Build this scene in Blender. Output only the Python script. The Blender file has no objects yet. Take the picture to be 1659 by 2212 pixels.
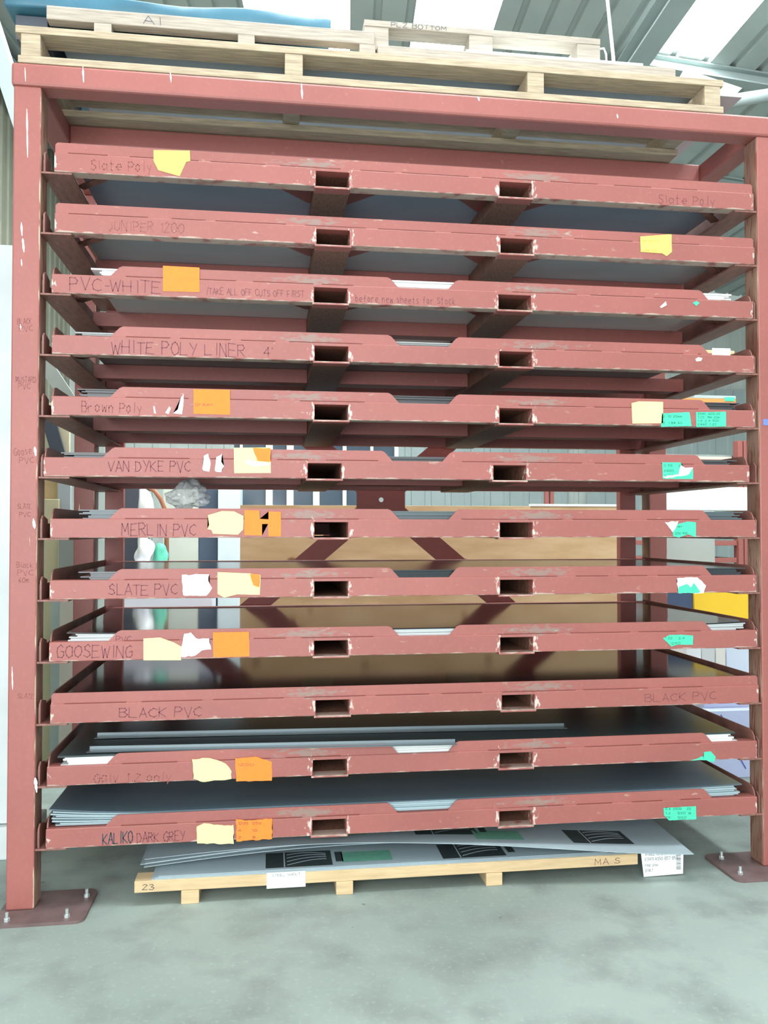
import bpy, bmesh, math, random
from mathutils import Vector, Matrix
random.seed(7)
D = bpy.data
S = bpy.context.scene
COL = S.collection

# ------------------------------------------------------------------ camera
F_PX = 1809.74
CAM = Vector((0.80818, -3.26553, 1.40753))
YAW, PITCH = 0.13664, 0.02217
FW = Vector((math.sin(YAW)*math.cos(PITCH), math.cos(YAW)*math.cos(PITCH), math.sin(PITCH)))
RT = Vector((math.cos(YAW), -math.sin(YAW), 0))
UP = RT.cross(FW)
cd = D.cameras.new('camera')
cd.sensor_fit = 'HORIZONTAL'
cd.sensor_width = 36
cd.lens = F_PX*36/1659
cd.clip_end = 200
cam = D.objects.new('camera', cd)
COL.objects.link(cam)
cam.matrix_world = Matrix(((RT.x, UP.x, -FW.x, CAM.x), (RT.y, UP.y, -FW.y, CAM.y), (RT.z, UP.z, -FW.z, CAM.z), (0, 0, 0, 1)))
S.camera = cam

# ------------------------------------------------------------------ light
SKY_STRENGTH = 1.05
DOOR_POWER = 430
SKYLIGHT = 18
S.view_settings.view_transform = 'Standard'
S.view_settings.look = 'None'
S.view_settings.gamma = 1
S.view_settings.use_curve_mapping = False
S.view_settings.exposure = 0.27
w = D.worlds.new('world')
S.world = w
w.use_nodes = True
bg = w.node_tree.nodes['Background']
bg.inputs[0].default_value = (0.90, 0.98, 1.0, 1)
bg.inputs[1].default_value = SKY_STRENGTH


def area(name, loc, target, sx, sy, power, col):
    l = D.lights.new(name, 'AREA')
    l.shape = 'RECTANGLE'
    l.size, l.size_y = sx, sy
    l.energy = power
    l.color = col
    o = D.objects.new(name, l)
    COL.objects.link(o)
    o.location = loc
    o.rotation_euler = (Vector(target)-Vector(loc)).to_track_quat('-Z', 'Y').to_euler()
    return o


area('open_door_daylight', (-0.6, -7.2, 2.2), (1.2, 0, 1.3), 5.0, 4.0, DOOR_POWER, (0.95, 0.98, 1.0))


# ------------------------------------------------------------------ pixel -> point on a plane
def at(u, v, ax, val):
    d = FW + RT*((u-829.5)/F_PX) - UP*((v-1106)/F_PX)
    i = 'xyz'.index(ax)
    return CAM + d*((val-CAM[i])/d[i])


# ------------------------------------------------------------------ materials
def srgb(r, g=None, b=None):
    if g is None:
        r, g, b = r
    return tuple(((c/255+0.055)/1.055)**2.4 if c > 10 else c/255/12.92 for c in (r, g, b)) + (1,)


def new_mat(name, base, rough=0.5, metal=0.0, noise=0.0, nscale=8, spec=0.5, bump=0.0, coords='Object', stretch=(1, 1, 1)):
    m = D.materials.new(name)
    m.use_nodes = True
    nt = m.node_tree
    b = nt.nodes['Principled BSDF']
    c = srgb(base)
    b.inputs['Base Color'].default_value = c
    b.inputs['Roughness'].default_value = rough
    b.inputs['Metallic'].default_value = metal
    b.inputs['Specular IOR Level'].default_value = spec
    if noise or bump:
        tc = nt.nodes.new('ShaderNodeTexCoord')
        mp = nt.nodes.new('ShaderNodeMapping')
        mp.inputs['Scale'].default_value = stretch
        nt.links.new(tc.outputs[coords], mp.inputs[0])
        n = nt.nodes.new('ShaderNodeTexNoise')
        n.inputs['Scale'].default_value = nscale
        n.inputs['Detail'].default_value = 8
        nt.links.new(mp.outputs[0], n.inputs['Vector'])
        if noise:
            r = nt.nodes.new('ShaderNodeValToRGB')
            r.color_ramp.elements[0].position = 0.3
            r.color_ramp.elements[1].position = 0.7
            r.color_ramp.elements[0].color = tuple(x*(1-noise) for x in c[:3])+(1,)
            r.color_ramp.elements[1].color = tuple(min(1, x*(1+noise)) for x in c[:3])+(1,)
            nt.links.new(n.outputs[0], r.inputs[0])
            nt.links.new(r.outputs[0], b.inputs['Base Color'])
        if bump:
            bp = nt.nodes.new('ShaderNodeBump')
            bp.inputs['Strength'].default_value = bump
            bp.inputs['Distance'].default_value = 0.01
            nt.links.new(n.outputs[0], bp.inputs['Height'])
            nt.links.new(bp.outputs[0], b.inputs['Normal'])
    return m


def emit_mat(name, col, strength):
    m = D.materials.new(name)
    m.use_nodes = True
    b = m.node_tree.nodes['Principled BSDF']
    b.inputs['Base Color'].default_value = (*col, 1)
    b.inputs['Emission Color'].default_value = (*col, 1)
    b.inputs['Emission Strength'].default_value = strength
    return m


class NB:
    """tiny node builder"""
    def __init__(s, m):
        s.nt = m.node_tree

    def n(s, t, **kw):
        x = s.nt.nodes.new(t)
        for k, v in kw.items():
            setattr(x, k, v)
        return x

    def l(s, a, b):
        s.nt.links.new(a, b)

    def math(s, op, a, b=None, clamp=False):
        x = s.n('ShaderNodeMath', operation=op, use_clamp=clamp)
        for i, v in enumerate((a, b)):
            if v is None:
                continue
            if isinstance(v, (int, float)):
                x.inputs[i].default_value = v
            else:
                s.l(v, x.inputs[i])
        return x.outputs[0]

    def near(s, v, c, wdt):
        """1 at v==c falling to 0 at distance wdt"""
        d = s.math('ABSOLUTE', s.math('SUBTRACT', v, c))
        return s.math('SUBTRACT', 1.0, s.math('DIVIDE', d, wdt), clamp=True)

    def noise(s, vec, scale, detail=4, wv=None):
        x = s.n('ShaderNodeTexNoise', noise_dimensions='4D')
        x.inputs['Scale'].default_value = scale
        x.inputs['Detail'].default_value = detail
        s.l(vec, x.inputs['Vector'])
        if wv is not None:
            s.l(wv, x.inputs['W'])
        return x.outputs[0]

    def mix(s, fac, a, b):
        x = s.n('ShaderNodeMix', data_type='RGBA')
        s.l(fac, x.inputs[0])
        for i, v in ((6, a), (7, b)):
            if isinstance(v, tuple):
                x.inputs[i].default_value = v
            else:
                s.l(v, x.inputs[i])
        return x.outputs[2]


PAINT = srgb(160, 94, 87)
H1, H2 = (0.984, 1.115), (1.727, 1.862)      # the two fork pockets along a tray
TW, TD = 2.83, 1.07                         # tray width and depth


def paint_mat(name, kind):
    """red oxide paint with its own chips, scuffs and rust (kind: tray, post, plain)"""
    m = D.materials.new(name)
    m.use_nodes = True
    k = NB(m)
    b = m.node_tree.nodes['Principled BSDF']
    b.inputs['Roughness'].default_value = 0.48
    tc = k.n('ShaderNodeTexCoord')
    oi = k.n('ShaderNodeObjectInfo')
    wv = k.math('MULTIPLY', oi.outputs['Random'], 37.0)
    P = tc.outputs['Object']
    sx = k.n('ShaderNodeSeparateXYZ')
    k.l(P, sx.inputs[0])
    X, Y, Z = sx.outputs
    big = k.noise(P, 2.2, 3, wv)
    col = k.mix(k.math('MULTIPLY', k.math('SUBTRACT', big, 0.35, True), 1.6, True), tuple(c*0.86 for c in PAINT[:3])+(1,), tuple(min(1, c*1.12) for c in PAINT[:3])+(1,))
    fine = k.noise(P, 60, 5, wv)
    col = k.mix(k.math('MULTIPLY', k.math('SUBTRACT', fine, 0.5, True), 0.7, True), col, srgb(184, 118, 106))
    grey, white, rust = srgb(134, 130, 120), srgb(232, 224, 212), srgb(150, 88, 48)
    mp = k.n('ShaderNodeMapping')
    k.l(P, mp.inputs[0])
    if kind == 'tray':
        mp.inputs['Scale'].default_value = (1.0, 1, 3.0)
        n1 = k.noise(mp.outputs[0], 17, 6, wv)
        n2g = k.noise(mp.outputs[0], 34, 7, wv)
        # grey rubbed band on the lip over the two fork pockets
        s = k.math('MAXIMUM', k.near(X, H1[0]-0.02, 0.24), k.near(X, H2[1]+0.02, 0.26))
        s = k.math('MULTIPLY', s, k.near(Z, 0.088, 0.035))
        f = k.math('MULTIPLY', k.math('SUBTRACT', k.math('ADD', k.math('MULTIPLY', s, 0.46), n2g), 0.70, True), 6, True)
        col = k.mix(k.math('MULTIPLY', f, 0.62), col, grey)
        # white chips right beside the pocket mouths and the beam ends
        mp2 = k.n('ShaderNodeMapping')
        mp2.inputs['Scale'].default_value = (2.2, 1, 1)
        k.l(P, mp2.inputs[0])
        n2 = k.noise(mp2.outputs[0], 42, 5, wv)
        e = None
        for c, wd in ((H1[0]-0.007, 0.035), (H1[1]+0.007, 0.03), (H2[0]-0.007, 0.035), (H2[1]+0.007, 0.035), (0.0, 0.028), (TW, 0.028)):
            v = k.near(X, c, wd)
            e = v if e is None else k.math('MAXIMUM', e, v)
        e = k.math('MULTIPLY', e, k.near(Z, 0.03, 0.09))
        f = k.math('MULTIPLY', k.math('SUBTRACT', k.math('ADD', k.math('MULTIPLY', e, 0.36), n2), 0.76, True), 12, True)
        col = k.mix(k.math('MULTIPLY', f, 0.62), col, white)
        # worn bottom edge
        e = k.near(Z, 0.0, 0.008)
        f = k.math('MULTIPLY', k.math('SUBTRACT', k.math('ADD', k.math('MULTIPLY', e, 0.3), n1), 0.66, True), 8, True)
        col = k.mix(k.math('MULTIPLY', f, 0.7), col, srgb(196, 182, 168))
        f = k.math('MULTIPLY', k.math('SUBTRACT', n2, 0.70, True), 20, True)
        col = k.mix(k.math('MULTIPLY', f, 0.5), col, srgb(205, 160, 150))
    elif kind == 'post':
        mp.inputs['Scale'].default_value = (9, 9, 0.9)
        n1 = k.noise(mp.outputs[0], 5.0, 5, wv)
        f = k.math('MULTIPLY', k.math('SUBTRACT', n1, 0.70, True), 22, True)
        col = k.mix(f, col, srgb(240, 230, 205))
        # rubbed inner arris
        n2 = k.noise(mp.outputs[0], 12.0, 5, wv)
        e = k.math('MAXIMUM', k.near(X, 0.1, 0.012), k.near(X, 0.0, 0.004))
        f = k.math('MULTIPLY', k.math('SUBTRACT', k.math('ADD', k.math('MULTIPLY', e, 0.42), n2), 0.8, True), 9, True)
        col = k.mix(k.math('MULTIPLY', f, 0.85), col, srgb(214, 190, 165))
        # bare rusty side, the rust darkened to carry the unlit face's shade
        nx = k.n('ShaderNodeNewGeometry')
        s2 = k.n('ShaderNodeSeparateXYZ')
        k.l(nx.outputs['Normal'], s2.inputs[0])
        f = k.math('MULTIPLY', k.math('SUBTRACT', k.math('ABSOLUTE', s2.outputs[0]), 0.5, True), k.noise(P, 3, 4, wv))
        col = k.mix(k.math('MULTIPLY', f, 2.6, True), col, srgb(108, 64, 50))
    else:
        n1 = k.noise(P, 30, 6, wv)
        f = k.math('MULTIPLY', k.math('SUBTRACT', n1, 0.68, True), 12, True)
        col = k.mix(k.math('MULTIPLY', f, 0.6), col, srgb(190, 150, 138))
    k.l(col, b.inputs['Base Color'])
    bp = k.n('ShaderNodeBump')
    bp.inputs['Strength'].default_value = 0.12
    bp.inputs['Distance'].default_value = 0.004
    k.l(big, bp.inputs['Height'])
    k.l(bp.outputs[0], b.inputs['Normal'])
    return m


M = {}
M['tray'] = paint_mat('red_oxide_tray_paint', 'tray')
M['post'] = paint_mat('red_oxide_post_paint', 'post')
M['paint'] = paint_mat('red_oxide_paint', 'plain')
M['bare'] = new_mat('worn_bare_steel', (128, 92, 76), 0.5, 0.0, 0.35, 30, stretch=(6, 1, 1))
M['rail'] = new_mat('rubbed_rail_paint', (136, 92, 82), 0.5, 0, 0.3, 14, stretch=(4, 1, 1))
M['weld_shadow'] = new_mat('shadow_weld_line', (120, 58, 52), 0.7)  # seam line with the shadow of the ledge put into its tone
M['bolt'] = new_mat('zinc_bolt', (215, 225, 225), 0.3, 0.7)
M['marker'] = new_mat('faded_marker_ink', (118, 64, 70), 0.7)
M['marker_faint'] = new_mat('very_faded_marker_ink', (142, 82, 78), 0.7)
M['ink'] = new_mat('dark_pen_ink', (46, 60, 70), 0.7)
M['grink'] = new_mat('green_label_pen_ink', (24, 110, 92), 0.7)
M['orange'] = new_mat('orange_paper', (255, 132, 46), 0.7, 0, 0.06, 50)
M['yellow'] = new_mat('yellow_paper', (242, 240, 104), 0.7, 0, 0.04, 50)
M['cream'] = new_mat('faded_yellow_paper', (248, 238, 158), 0.7, 0, 0.05, 50)
M['green'] = new_mat('green_paper', (72, 205, 165), 0.7, 0, 0.08, 50)
M['white'] = new_mat('white_paper', (244, 246, 246), 0.7, 0, 0.03, 40)
M['bluep'] = new_mat('blue_paper', (110, 130, 215), 0.6)
M['wood'] = new_mat('pallet_wood', (176, 160, 136), 0.75, 0, 0.22, 9, 0.2, 0.2, stretch=(1, 12, 12))
M['palewood'] = new_mat('pale_weathered_wood', (168, 158, 146), 0.8, 0, 0.2, 8, 0.2, 0.2, stretch=(1, 14, 14))
M['newwood'] = new_mat('fresh_pine', (206, 180, 140), 0.7, 0, 0.12, 7, 0.3, 0.1, stretch=(1.2, 10, 10))
M['strip'] = new_mat('galvanised_trim', (120, 132, 136), 0.32, 0.6)
M['film'] = new_mat('print_grey_film', (170, 186, 192), 0.3, 0, 0.05, 3)
M['black'] = new_mat('black_print', (52, 60, 60), 0.4, 0, 0.2, 60)
M['greenprint'] = new_mat('green_print', (110, 172, 148), 0.4, 0, 0.1, 40)
M['grey_steel'] = new_mat('grey_painted_steel', (158, 170, 168), 0.45, 0, 0.06, 3)
M['darkgrey'] = new_mat('dark_grey_board', (78, 84, 94), 0.5, 0, 0.1, 6)
M['tarp'] = new_mat('blue_tarp', (58, 108, 128), 0.45, 0, 0.15, 5, 0.5, 0.4)


def sheetmat(name, c, rough, noise=0.08, spec=0.5, metal=0):
    return new_mat(name, c, rough, metal, noise, 2.0, spec, stretch=(1, 3, 1))


# ------------------------------------------------------------------ mesh helpers
def obj(name, bm, mat, parent=None, smooth=False, loc=None):
    me = D.meshes.new(name)
    bmesh.ops.recalc_face_normals(bm, faces=bm.faces)
    bm.to_mesh(me)
    bm.free()
    me.materials.append(mat)
    if smooth:
        for p in me.polygons:
            p.use_smooth = True
    o = D.objects.new(name, me)
    COL.objects.link(o)
    if parent is not None:
        o.parent = parent
    if loc is not None:
        o.location = loc
    return o


def tag(o, label=None, cat=None, group=None, kind=None):
    if label:
        o['label'] = label
    if cat:
        o['category'] = cat
    if group:
        o['group'] = group
    if kind:
        o['kind'] = kind
    return o


def thing(name, label, cat, loc=(0, 0, 0), rz=0, group=None):
    o = D.objects.new(name, None)
    COL.objects.link(o)
    o.location = loc
    o.rotation_euler = (0, 0, rz)
    return tag(o, label, cat, group)


def bx(bm, x0, x1, y0, y1, z0, z1, bev=0.0):
    t = bmesh.new()
    vs = [t.verts.new(c) for c in ((x0, y0, z0), (x1, y0, z0), (x1, y1, z0), (x0, y1, z0), (x0, y0, z1), (x1, y0, z1), (x1, y1, z1), (x0, y1, z1))]
    for f in ((0, 3, 2, 1), (4, 5, 6, 7), (0, 1, 5, 4), (1, 2, 6, 5), (2, 3, 7, 6), (3, 0, 4, 7)):
        t.faces.new([vs[i] for i in f])
    if bev:
        bmesh.ops.bevel(t, geom=t.edges[:], offset=bev, segments=2, affect='EDGES', profile=0.5)
    me = D.meshes.new('t')
    t.to_mesh(me)
    t.free()
    bm.from_mesh(me)
    D.meshes.remove(me)


def box(*a, bev=0.0):
    bm = bmesh.new()
    bx(bm, *a, bev=bev)
    return bm


def prism(bm, pts, axis, a, b):
    """polygon pts (2-D) swept along axis from a to b"""
    def mk(p, h):
        if axis == 'y':
            return (p[0], h, p[1])
        if axis == 'x':
            return (h, p[0], p[1])
        return (p[0], p[1], h)
    v0 = [bm.verts.new(mk(p, a)) for p in pts]
    v1 = [bm.verts.new(mk(p, b)) for p in pts]
    n = len(pts)
    bm.faces.new(v0)
    bm.faces.new(v1[::-1])
    for i in range(n):
        bm.faces.new((v0[i], v0[(i+1) % n], v1[(i+1) % n], v1[i]))


def tube(bm, pts, r, seg=10):
    rings = []
    for i, p in enumerate(pts):
        p = Vector(p)
        d = (Vector(pts[min(i+1, len(pts)-1)])-Vector(pts[max(i-1, 0)])).normalized()
        a = d.orthogonal().normalized() if abs(d.z) > .95 else d.cross(Vector((0, 0, 1))).normalized()
        b = d.cross(a)
        rings.append([bm.verts.new(p+(a*math.cos(t*2*math.pi/seg)+b*math.sin(t*2*math.pi/seg))*r) for t in range(seg)])
    for q, s in zip(rings, rings[1:]):
        for t in range(seg):
            bm.faces.new((q[t], q[(t+1) % seg], s[(t+1) % seg], s[t]))
    bm.faces.new(rings[0])
    bm.faces.new(rings[-1][::-1])


def bar(bm, p, q, wdt, th, up=(0, 0, 1)):
    """rectangular bar from p to q"""
    p, q = Vector(p), Vector(q)
    d = (q-p).normalized()
    s = d.cross(Vector(up)).normalized()
    n = s.cross(d)
    c = [s*wdt/2+n*th/2, s*-wdt/2+n*th/2, s*-wdt/2-n*th/2, s*wdt/2-n*th/2]
    v0 = [bm.verts.new(p+x) for x in c]
    v1 = [bm.verts.new(q+x) for x in c]
    bm.faces.new(v0)
    bm.faces.new(v1[::-1])
    for i in range(4):
        bm.faces.new((v0[i], v0[(i+1) % 4], v1[(i+1) % 4], v1[i]))


def copy_tree(o, parent=None):
    c = o.copy()
    COL.objects.link(c)
    c.parent = parent
    for ch in list(o.children):
        copy_tree(ch, c)
    return c


# ------------------------------------------------------------------ hand-drawn capitals (strokes on a 4 x 6 grid)
G = {
 'A': ['0,0 2,6 4,0', '0.8,2.2 3.2,2.2'], 'B': ['0,0 0,6 2.6,6 3.4,4.8 2.6,3.3 0,3.2', '2.6,3.3 3.9,1.8 2.8,0 0,0'], 'C': ['3.8,5 2.4,6 0.6,4.8 0,3 0.6,1 2.4,0 4,0.9'],
 'D': ['0,0 0,6 2.2,5.6 3.8,3.2 2.4,0.4 0,0'], 'E': ['3.6,6 0,6 0,0 3.8,0', '0,3.1 2.8,3.1'], 'F': ['3.6,6 0,6 0,0', '0,3.1 2.6,3.1'], 'G': ['3.8,5 2.4,6 0.5,4.6 0,2.6 1,0.3 3,0 3.8,1.2 3.8,2.8 2.2,2.8'],
 'H': ['0,0 0,6', '3.6,0 3.6,6', '0,3.1 3.6,3.1'], 'I': ['1.4,0 1.4,6'], 'J': ['3,6 3,1.4 1.8,0 0.4,1'], 'K': ['0,0 0,6', '3.6,6 0,2.7 3.8,0'], 'L': ['0,6 0,0 3.4,0'], 'M': ['0,0 0.4,6 2.1,2 3.8,6 4.2,0'],
 'N': ['0,0 0,6 3.5,0 3.5,6'], 'O': ['2,6 0.4,5 0,3 0.5,0.8 2,0 3.5,1 3.9,3 3.3,5.2 2,6'], 'P': ['0,0 0,6 2.6,6 3.6,4.6 2.6,3 0,2.9'], 'R': ['0,0 0,6 2.6,6 3.5,4.6 2.6,3.2 0,3', '1.4,3.1 3.8,0'],
 'S': ['3.6,5.2 2.2,6 0.5,5 0.9,3.6 3,2.7 3.6,1.2 2,0 0,0.8'], 'T': ['0,6 4,6', '2,6 2,0'], 'U': ['0,6 0.1,1.4 1.8,0 3.4,1.2 3.5,6'], 'V': ['0,6 1.9,0 3.8,6'], 'W': ['0,6 1.1,0 2.3,4.4 3.5,0 4.6,6'],
 'X': ['0,0 3.6,6', '0,6 3.6,0'], 'Y': ['0,6 1.9,3', '3.8,6 1.2,0'], 'Z': ['0,6 3.6,6 0,0 3.8,0'], '-': ['0.6,3 2.8,3'], '/': ['0,-1 2.6,6.6'], '.': ['1,0 1.3,0.3'], "'": ['1,6 0.8,4.8'],
 'a': ['3,3.6 1,4 0,2 1,0.1 2.8,1.2', '3,4 3.1,0'], 'e': ['0.2,2 3,2.2 2.6,3.8 1,3.9 0,2 1,0.1 3,0.5'], 'f': ['3,6 1.6,6 1.2,0', '0.2,3.6 2.6,3.6'], 'h': ['0,6 0,0', '0,2.6 1.6,4 2.8,3 2.9,0'],
 'k': ['0,6 0,0', '2.6,4 0,1.9 2.9,0'], 'l': ['1,6 1,0'], 'n': ['0,4 0,0', '0,2.6 1.6,4 2.8,3 2.9,0'], 'o': ['1.5,4 0.2,3 0.2,1 1.5,0 2.8,1 2.8,3 1.5,4'], 'r': ['0,4 0,0', '0,2.6 1.4,4 2.5,3.7'],
 's': ['2.6,3.6 1,4 0.4,2.9 2.4,1.6 2,0.2 0,0.3'], 't': ['1.2,6 1.2,0.4 2.4,0', '0,4 2.6,4'], 'v': ['0,4 1.4,0 2.8,4'], 'w': ['0,4 0.8,0 1.7,3 2.6,0 3.4,4'], 'y': ['0,4 1.5,1', '3,4 0.9,-2'],
 'c': ['2.8,3.6 1.2,4 0,2 1.2,0 2.8,0.6'], 'b': ['0,6 0,0', '0,2.6 1.6,4 2.9,2 1.4,0 0,0.6'], 'd': ['2.8,6 2.8,0', '2.8,3.6 1,4 0,2 1,0 2.8,1'], 'm': ['0,4 0,0', '0,3 1.1,4 1.8,3 1.8,0', '1.8,3 3,4 3.6,3 3.7,0'], 'u': ['0,4 0.2,0.6 1.6,0 2.8,1 2.9,4', '2.9,4 3,0'],
 'p': ['0,4 0,-2', '0,2.6 1.6,4 2.9,2 1.4,0 0,0.6'],
 '0': ['2,6 0.4,5 0,3 0.5,0.8 2,0 3.5,1 3.9,3 3.3,5.2 2,6'], '1': ['0.8,5 1.8,6 1.8,0'], '2': ['0.2,5 1.6,6 3.3,5 0,0 3.6,0'], '3': ['0.2,5.6 2.4,6 3,4.6 1.2,3.2 3.4,1.8 2.2,0 0,0.5'], '4': ['2.8,0 2.8,6 0,2 3.8,2'],
 '5': ['3.4,6 0.4,6 0.2,3.4 2.6,3.6 3.4,1.6 1.8,0 0,0.6'], '6': ['3,6 0.4,3 0.4,1 1.8,0 3.3,1.2 2,3 0.4,2'], '7': ['0,6 3.6,6 1.2,0'], '8': ['2,3.2 0.4,4.6 2,6 3.4,4.6 2,3.2 0.2,1.4 2,0 3.7,1.4 2,3.2'], '9': ['3.2,4 1.4,3 0.4,4.6 1.8,6 3.2,5 2.6,0'], '=': ['0,2 3,2', '0,4 3,4'],
}


ADV = lambda c: 3.2 if c == ' ' else (3.0 if c in "I-.'/l1" else (5.6 if c in 'WM' else 4.9))


def writing(name, text, p0, p1, h, mat, parent, normal=(0, -1, 0), lw=0.0028, jit=0.25):
    """one mesh per word"""
    p0, p1 = Vector(p0), Vector(p1)
    tot = sum(map(ADV, text))-0.9
    i = 0
    for wd in text.split(' '):
        if wd:
            a = sum(map(ADV, text[:i]))
            b_ = a+sum(map(ADV, wd))-0.9
            write_word(name, wd, p0.lerp(p1, a/tot), p0.lerp(p1, b_/tot), h, mat, parent, normal, lw, jit)
        i += len(wd)+1


def write_word(name, text, p0, p1, h, mat, parent, normal=(0, -1, 0), lw=0.0028, jit=0.25):
    """marker strokes from p0 to p1 (ends of the baseline), cap height h, lying on the surface"""
    p0, p1 = Vector(p0), Vector(p1)
    n = Vector(normal)
    xd = (p1-p0).normalized()
    up = n.cross(xd)
    if up.z < 0 and abs(n.z) < .5:
        up = -up
    adv = [ADV(c) for c in text]
    total = sum(adv)-0.9
    L = (p1-p0).length
    k = L/total
    hk = h/6
    bm = bmesh.new()
    x = 0
    rr = random.Random(text)
    for c, a in zip(text, adv):
        dy = rr.uniform(-.3, .3)
        sc = rr.uniform(.9, 1.08)
        for st in G.get(c, []):
            pts = [tuple(map(float, s.split(','))) for s in st.split()]
            pts = [(px+rr.uniform(-jit, jit), py*sc+dy+rr.uniform(-jit, jit)) for px, py in pts]
            for q0, q1 in zip(pts, pts[1:]):
                a0 = p0+xd*((x+q0[0])*k)+up*(q0[1]*hk)
                a1 = p0+xd*((x+q1[0])*k)+up*(q1[1]*hk)
                d = (a1-a0)
                if d.length < 1e-5:
                    continue
                d.normalize()
                s = d.cross(n)*(lw/2)
                e = d*(lw*0.35)
                vs = [bm.verts.new(v) for v in (a0-s-e, a1-s+e, a1+s+e, a0+s-e)]
                bm.faces.new(vs)
        x += a
    return obj(name, bm, mat, parent)


# ------------------------------------------------------------------ SETTING
floor_m = D.materials.new('concrete_floor')
floor_m.use_nodes = True
k = NB(floor_m)
b = floor_m.node_tree.nodes['Principled BSDF']
tc = k.n('ShaderNodeTexCoord')
O = tc.outputs['Object']
n1 = k.noise(O, 0.9, 5)
n2 = k.noise(O, 4.5, 8)
n3 = k.noise(O, 55, 6)
col = k.mix(k.math('MULTIPLY', k.math('SUBTRACT', n1, 0.3, True), 2.4, True), srgb(124, 137, 131), srgb(162, 175, 168))
col = k.mix(k.math('MULTIPLY', k.math('SUBTRACT', n2, 0.47, True), 3.6, True), col, srgb(116, 124, 120))
n4 = k.noise(O, 2.1, 4)
col = k.mix(k.math('MULTIPLY', k.math('SUBTRACT', n4, 0.58, True), 2.6, True), col, srgb(150, 148, 142))
col = k.mix(k.math('MULTIPLY', k.math('SUBTRACT', n3, 0.56, True), 2.6, True), col, srgb(166, 177, 171))
n5 = k.noise(O, 16, 2)
col = k.mix(k.math('MULTIPLY', k.math('SUBTRACT', n5, 0.72, True), 14, True), col, srgb(98, 106, 106))
k.l(col, b.inputs['Base Color'])
b.inputs['Roughness'].default_value = 0.62
bp = k.n('ShaderNodeBump')
bp.inputs['Strength'].default_value = 0.12
k.l(n3, bp.inputs['Height'])
k.l(bp.outputs[0], b.inputs['Normal'])
tag(obj('floor', box(-8, 12, -9, 9.2, -0.1, 0), floor_m), kind='structure')

# roof: ribbed sheets running along r, laid side by side along q
Rv = Vector((0.09243316, 0.99430597, 0.05302594))
Qv = Vector((0.98691944, -0.08442208, -0.13734237))
P0 = Vector((3.97734563, 2.59516188, 5.2))
Nv = Qv.cross(Rv)
if Nv.z < 0:
    Nv = -Nv


def roofp(a, b_, h=0):
    return P0+Qv*a+Rv*b_+Nv*h


def ribbed(bm, a0, a1, b0, b1, pitch=0.215, h0=0.0, rib=0.032):
    n = max(1, round((a1-a0)/pitch))
    w_ = (a1-a0)/n
    prof = []
    for i in range(n):
        s = a0+i*w_
        prof += [(s, 0), (s+w_*0.72, 0), (s+w_*0.78, rib), (s+w_*0.94, rib)]
    prof.append((a1, 0))
    r0 = [bm.verts.new(roofp(a, b0, h+h0)) for a, h in prof]
    r1 = [bm.verts.new(roofp(a, b1, h+h0)) for a, h in prof]
    for i in range(len(prof)-1):
        bm.faces.new((r0[i], r0[i+1], r1[i+1], r1[i]))


M['roof'] = new_mat('grey_green_roof_sheet', (172, 181, 178), 0.5, 0.0, 0.08, 1.5)
M['sky'] = emit_mat('skylight_fibreglass', (0.93, 0.99, 1.0), SKYLIGHT)
SKY = [(-3.50, -2.62), (-2.10, -1.46), (-0.22, 0.31)]
sky_end = [2.4, 2.4, 0.39]
bm = bmesh.new()
aa = -12.0
B0, B1 = -4.0, 6.6
for (s0, s1), e in zip(SKY, sky_end):
    ribbed(bm, aa, s0, B0, B1)
    ribbed(bm, s0, s1, e, B1)
    aa = s1
ribbed(bm, aa, 7.5, B0, B1)
tag(obj('ceiling', bm, M['roof']), kind='structure')
for i, ((s0, s1), e) in enumerate(zip(SKY, sky_end)):
    bm = bmesh.new()
    ribbed(bm, s0, s1, B0, e, pitch=0.215)
    tag(obj('window_%d' % (i+1), bm, M['sky']), kind='structure')


def roofbar(name, a0, b0, a1, b1, wd, dp, mat, lbl, drop=0.0, along='q'):
    bm = bmesh.new()
    p, q = roofp(a0, b0, -drop-dp/2), roofp(a1, b1, -drop-dp/2)
    # I-section: web and two flanges
    bar(bm, p+Nv*(dp/2-0.006), q+Nv*(dp/2-0.006), wd, 0.012, Nv)
    bar(bm, p-Nv*(dp/2-0.006), q-Nv*(dp/2-0.006), wd, 0.012, Nv)
    bar(bm, p, q, 0.012, dp-0.02, Nv)
    return tag(obj(name, bm, mat), lbl, 'roof beam', kind='structure')


roofbar('trim_1', -0.30, 0.48, 7, 0.48, 0.12, 0.10, M['grey_steel'], 'grey purlin under the roof sheets')
roofbar('trim_2', -11, 2.5, 7, 2.5, 0.12, 0.10, M['grey_steel'], 'grey purlin')
roofbar('trim_3', -11, 4.5, 7, 4.5, 0.12, 0.10, M['grey_steel'], 'grey purlin')
roofbar('trim_4', -0.36, -3.5, -0.36, 6.5, 0.16, 0.2, M['grey_steel'], 'grey rafter', drop=0.1)
roofbar('trim_5', -6.0, -3.5, -6.0, 6.5, 0.16, 0.2, M['grey_steel'], 'grey rafter', drop=0.1)

# back wall with a ribbed roller door, side wall on the left, right wall added to hold back light
M['wall'] = new_mat('pale_cladding', (196, 204, 200), 0.7, 0, 0.08, 2)
M['beigeclad'] = new_mat('beige_grey_cladding', (150, 150, 134), 0.7, 0, 0.1, 2)
M['whitewall'] = new_mat('white_precast_wall', (212, 220, 220), 0.7, 0, 0.12, 3.0, 0.3, 0.2)


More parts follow.
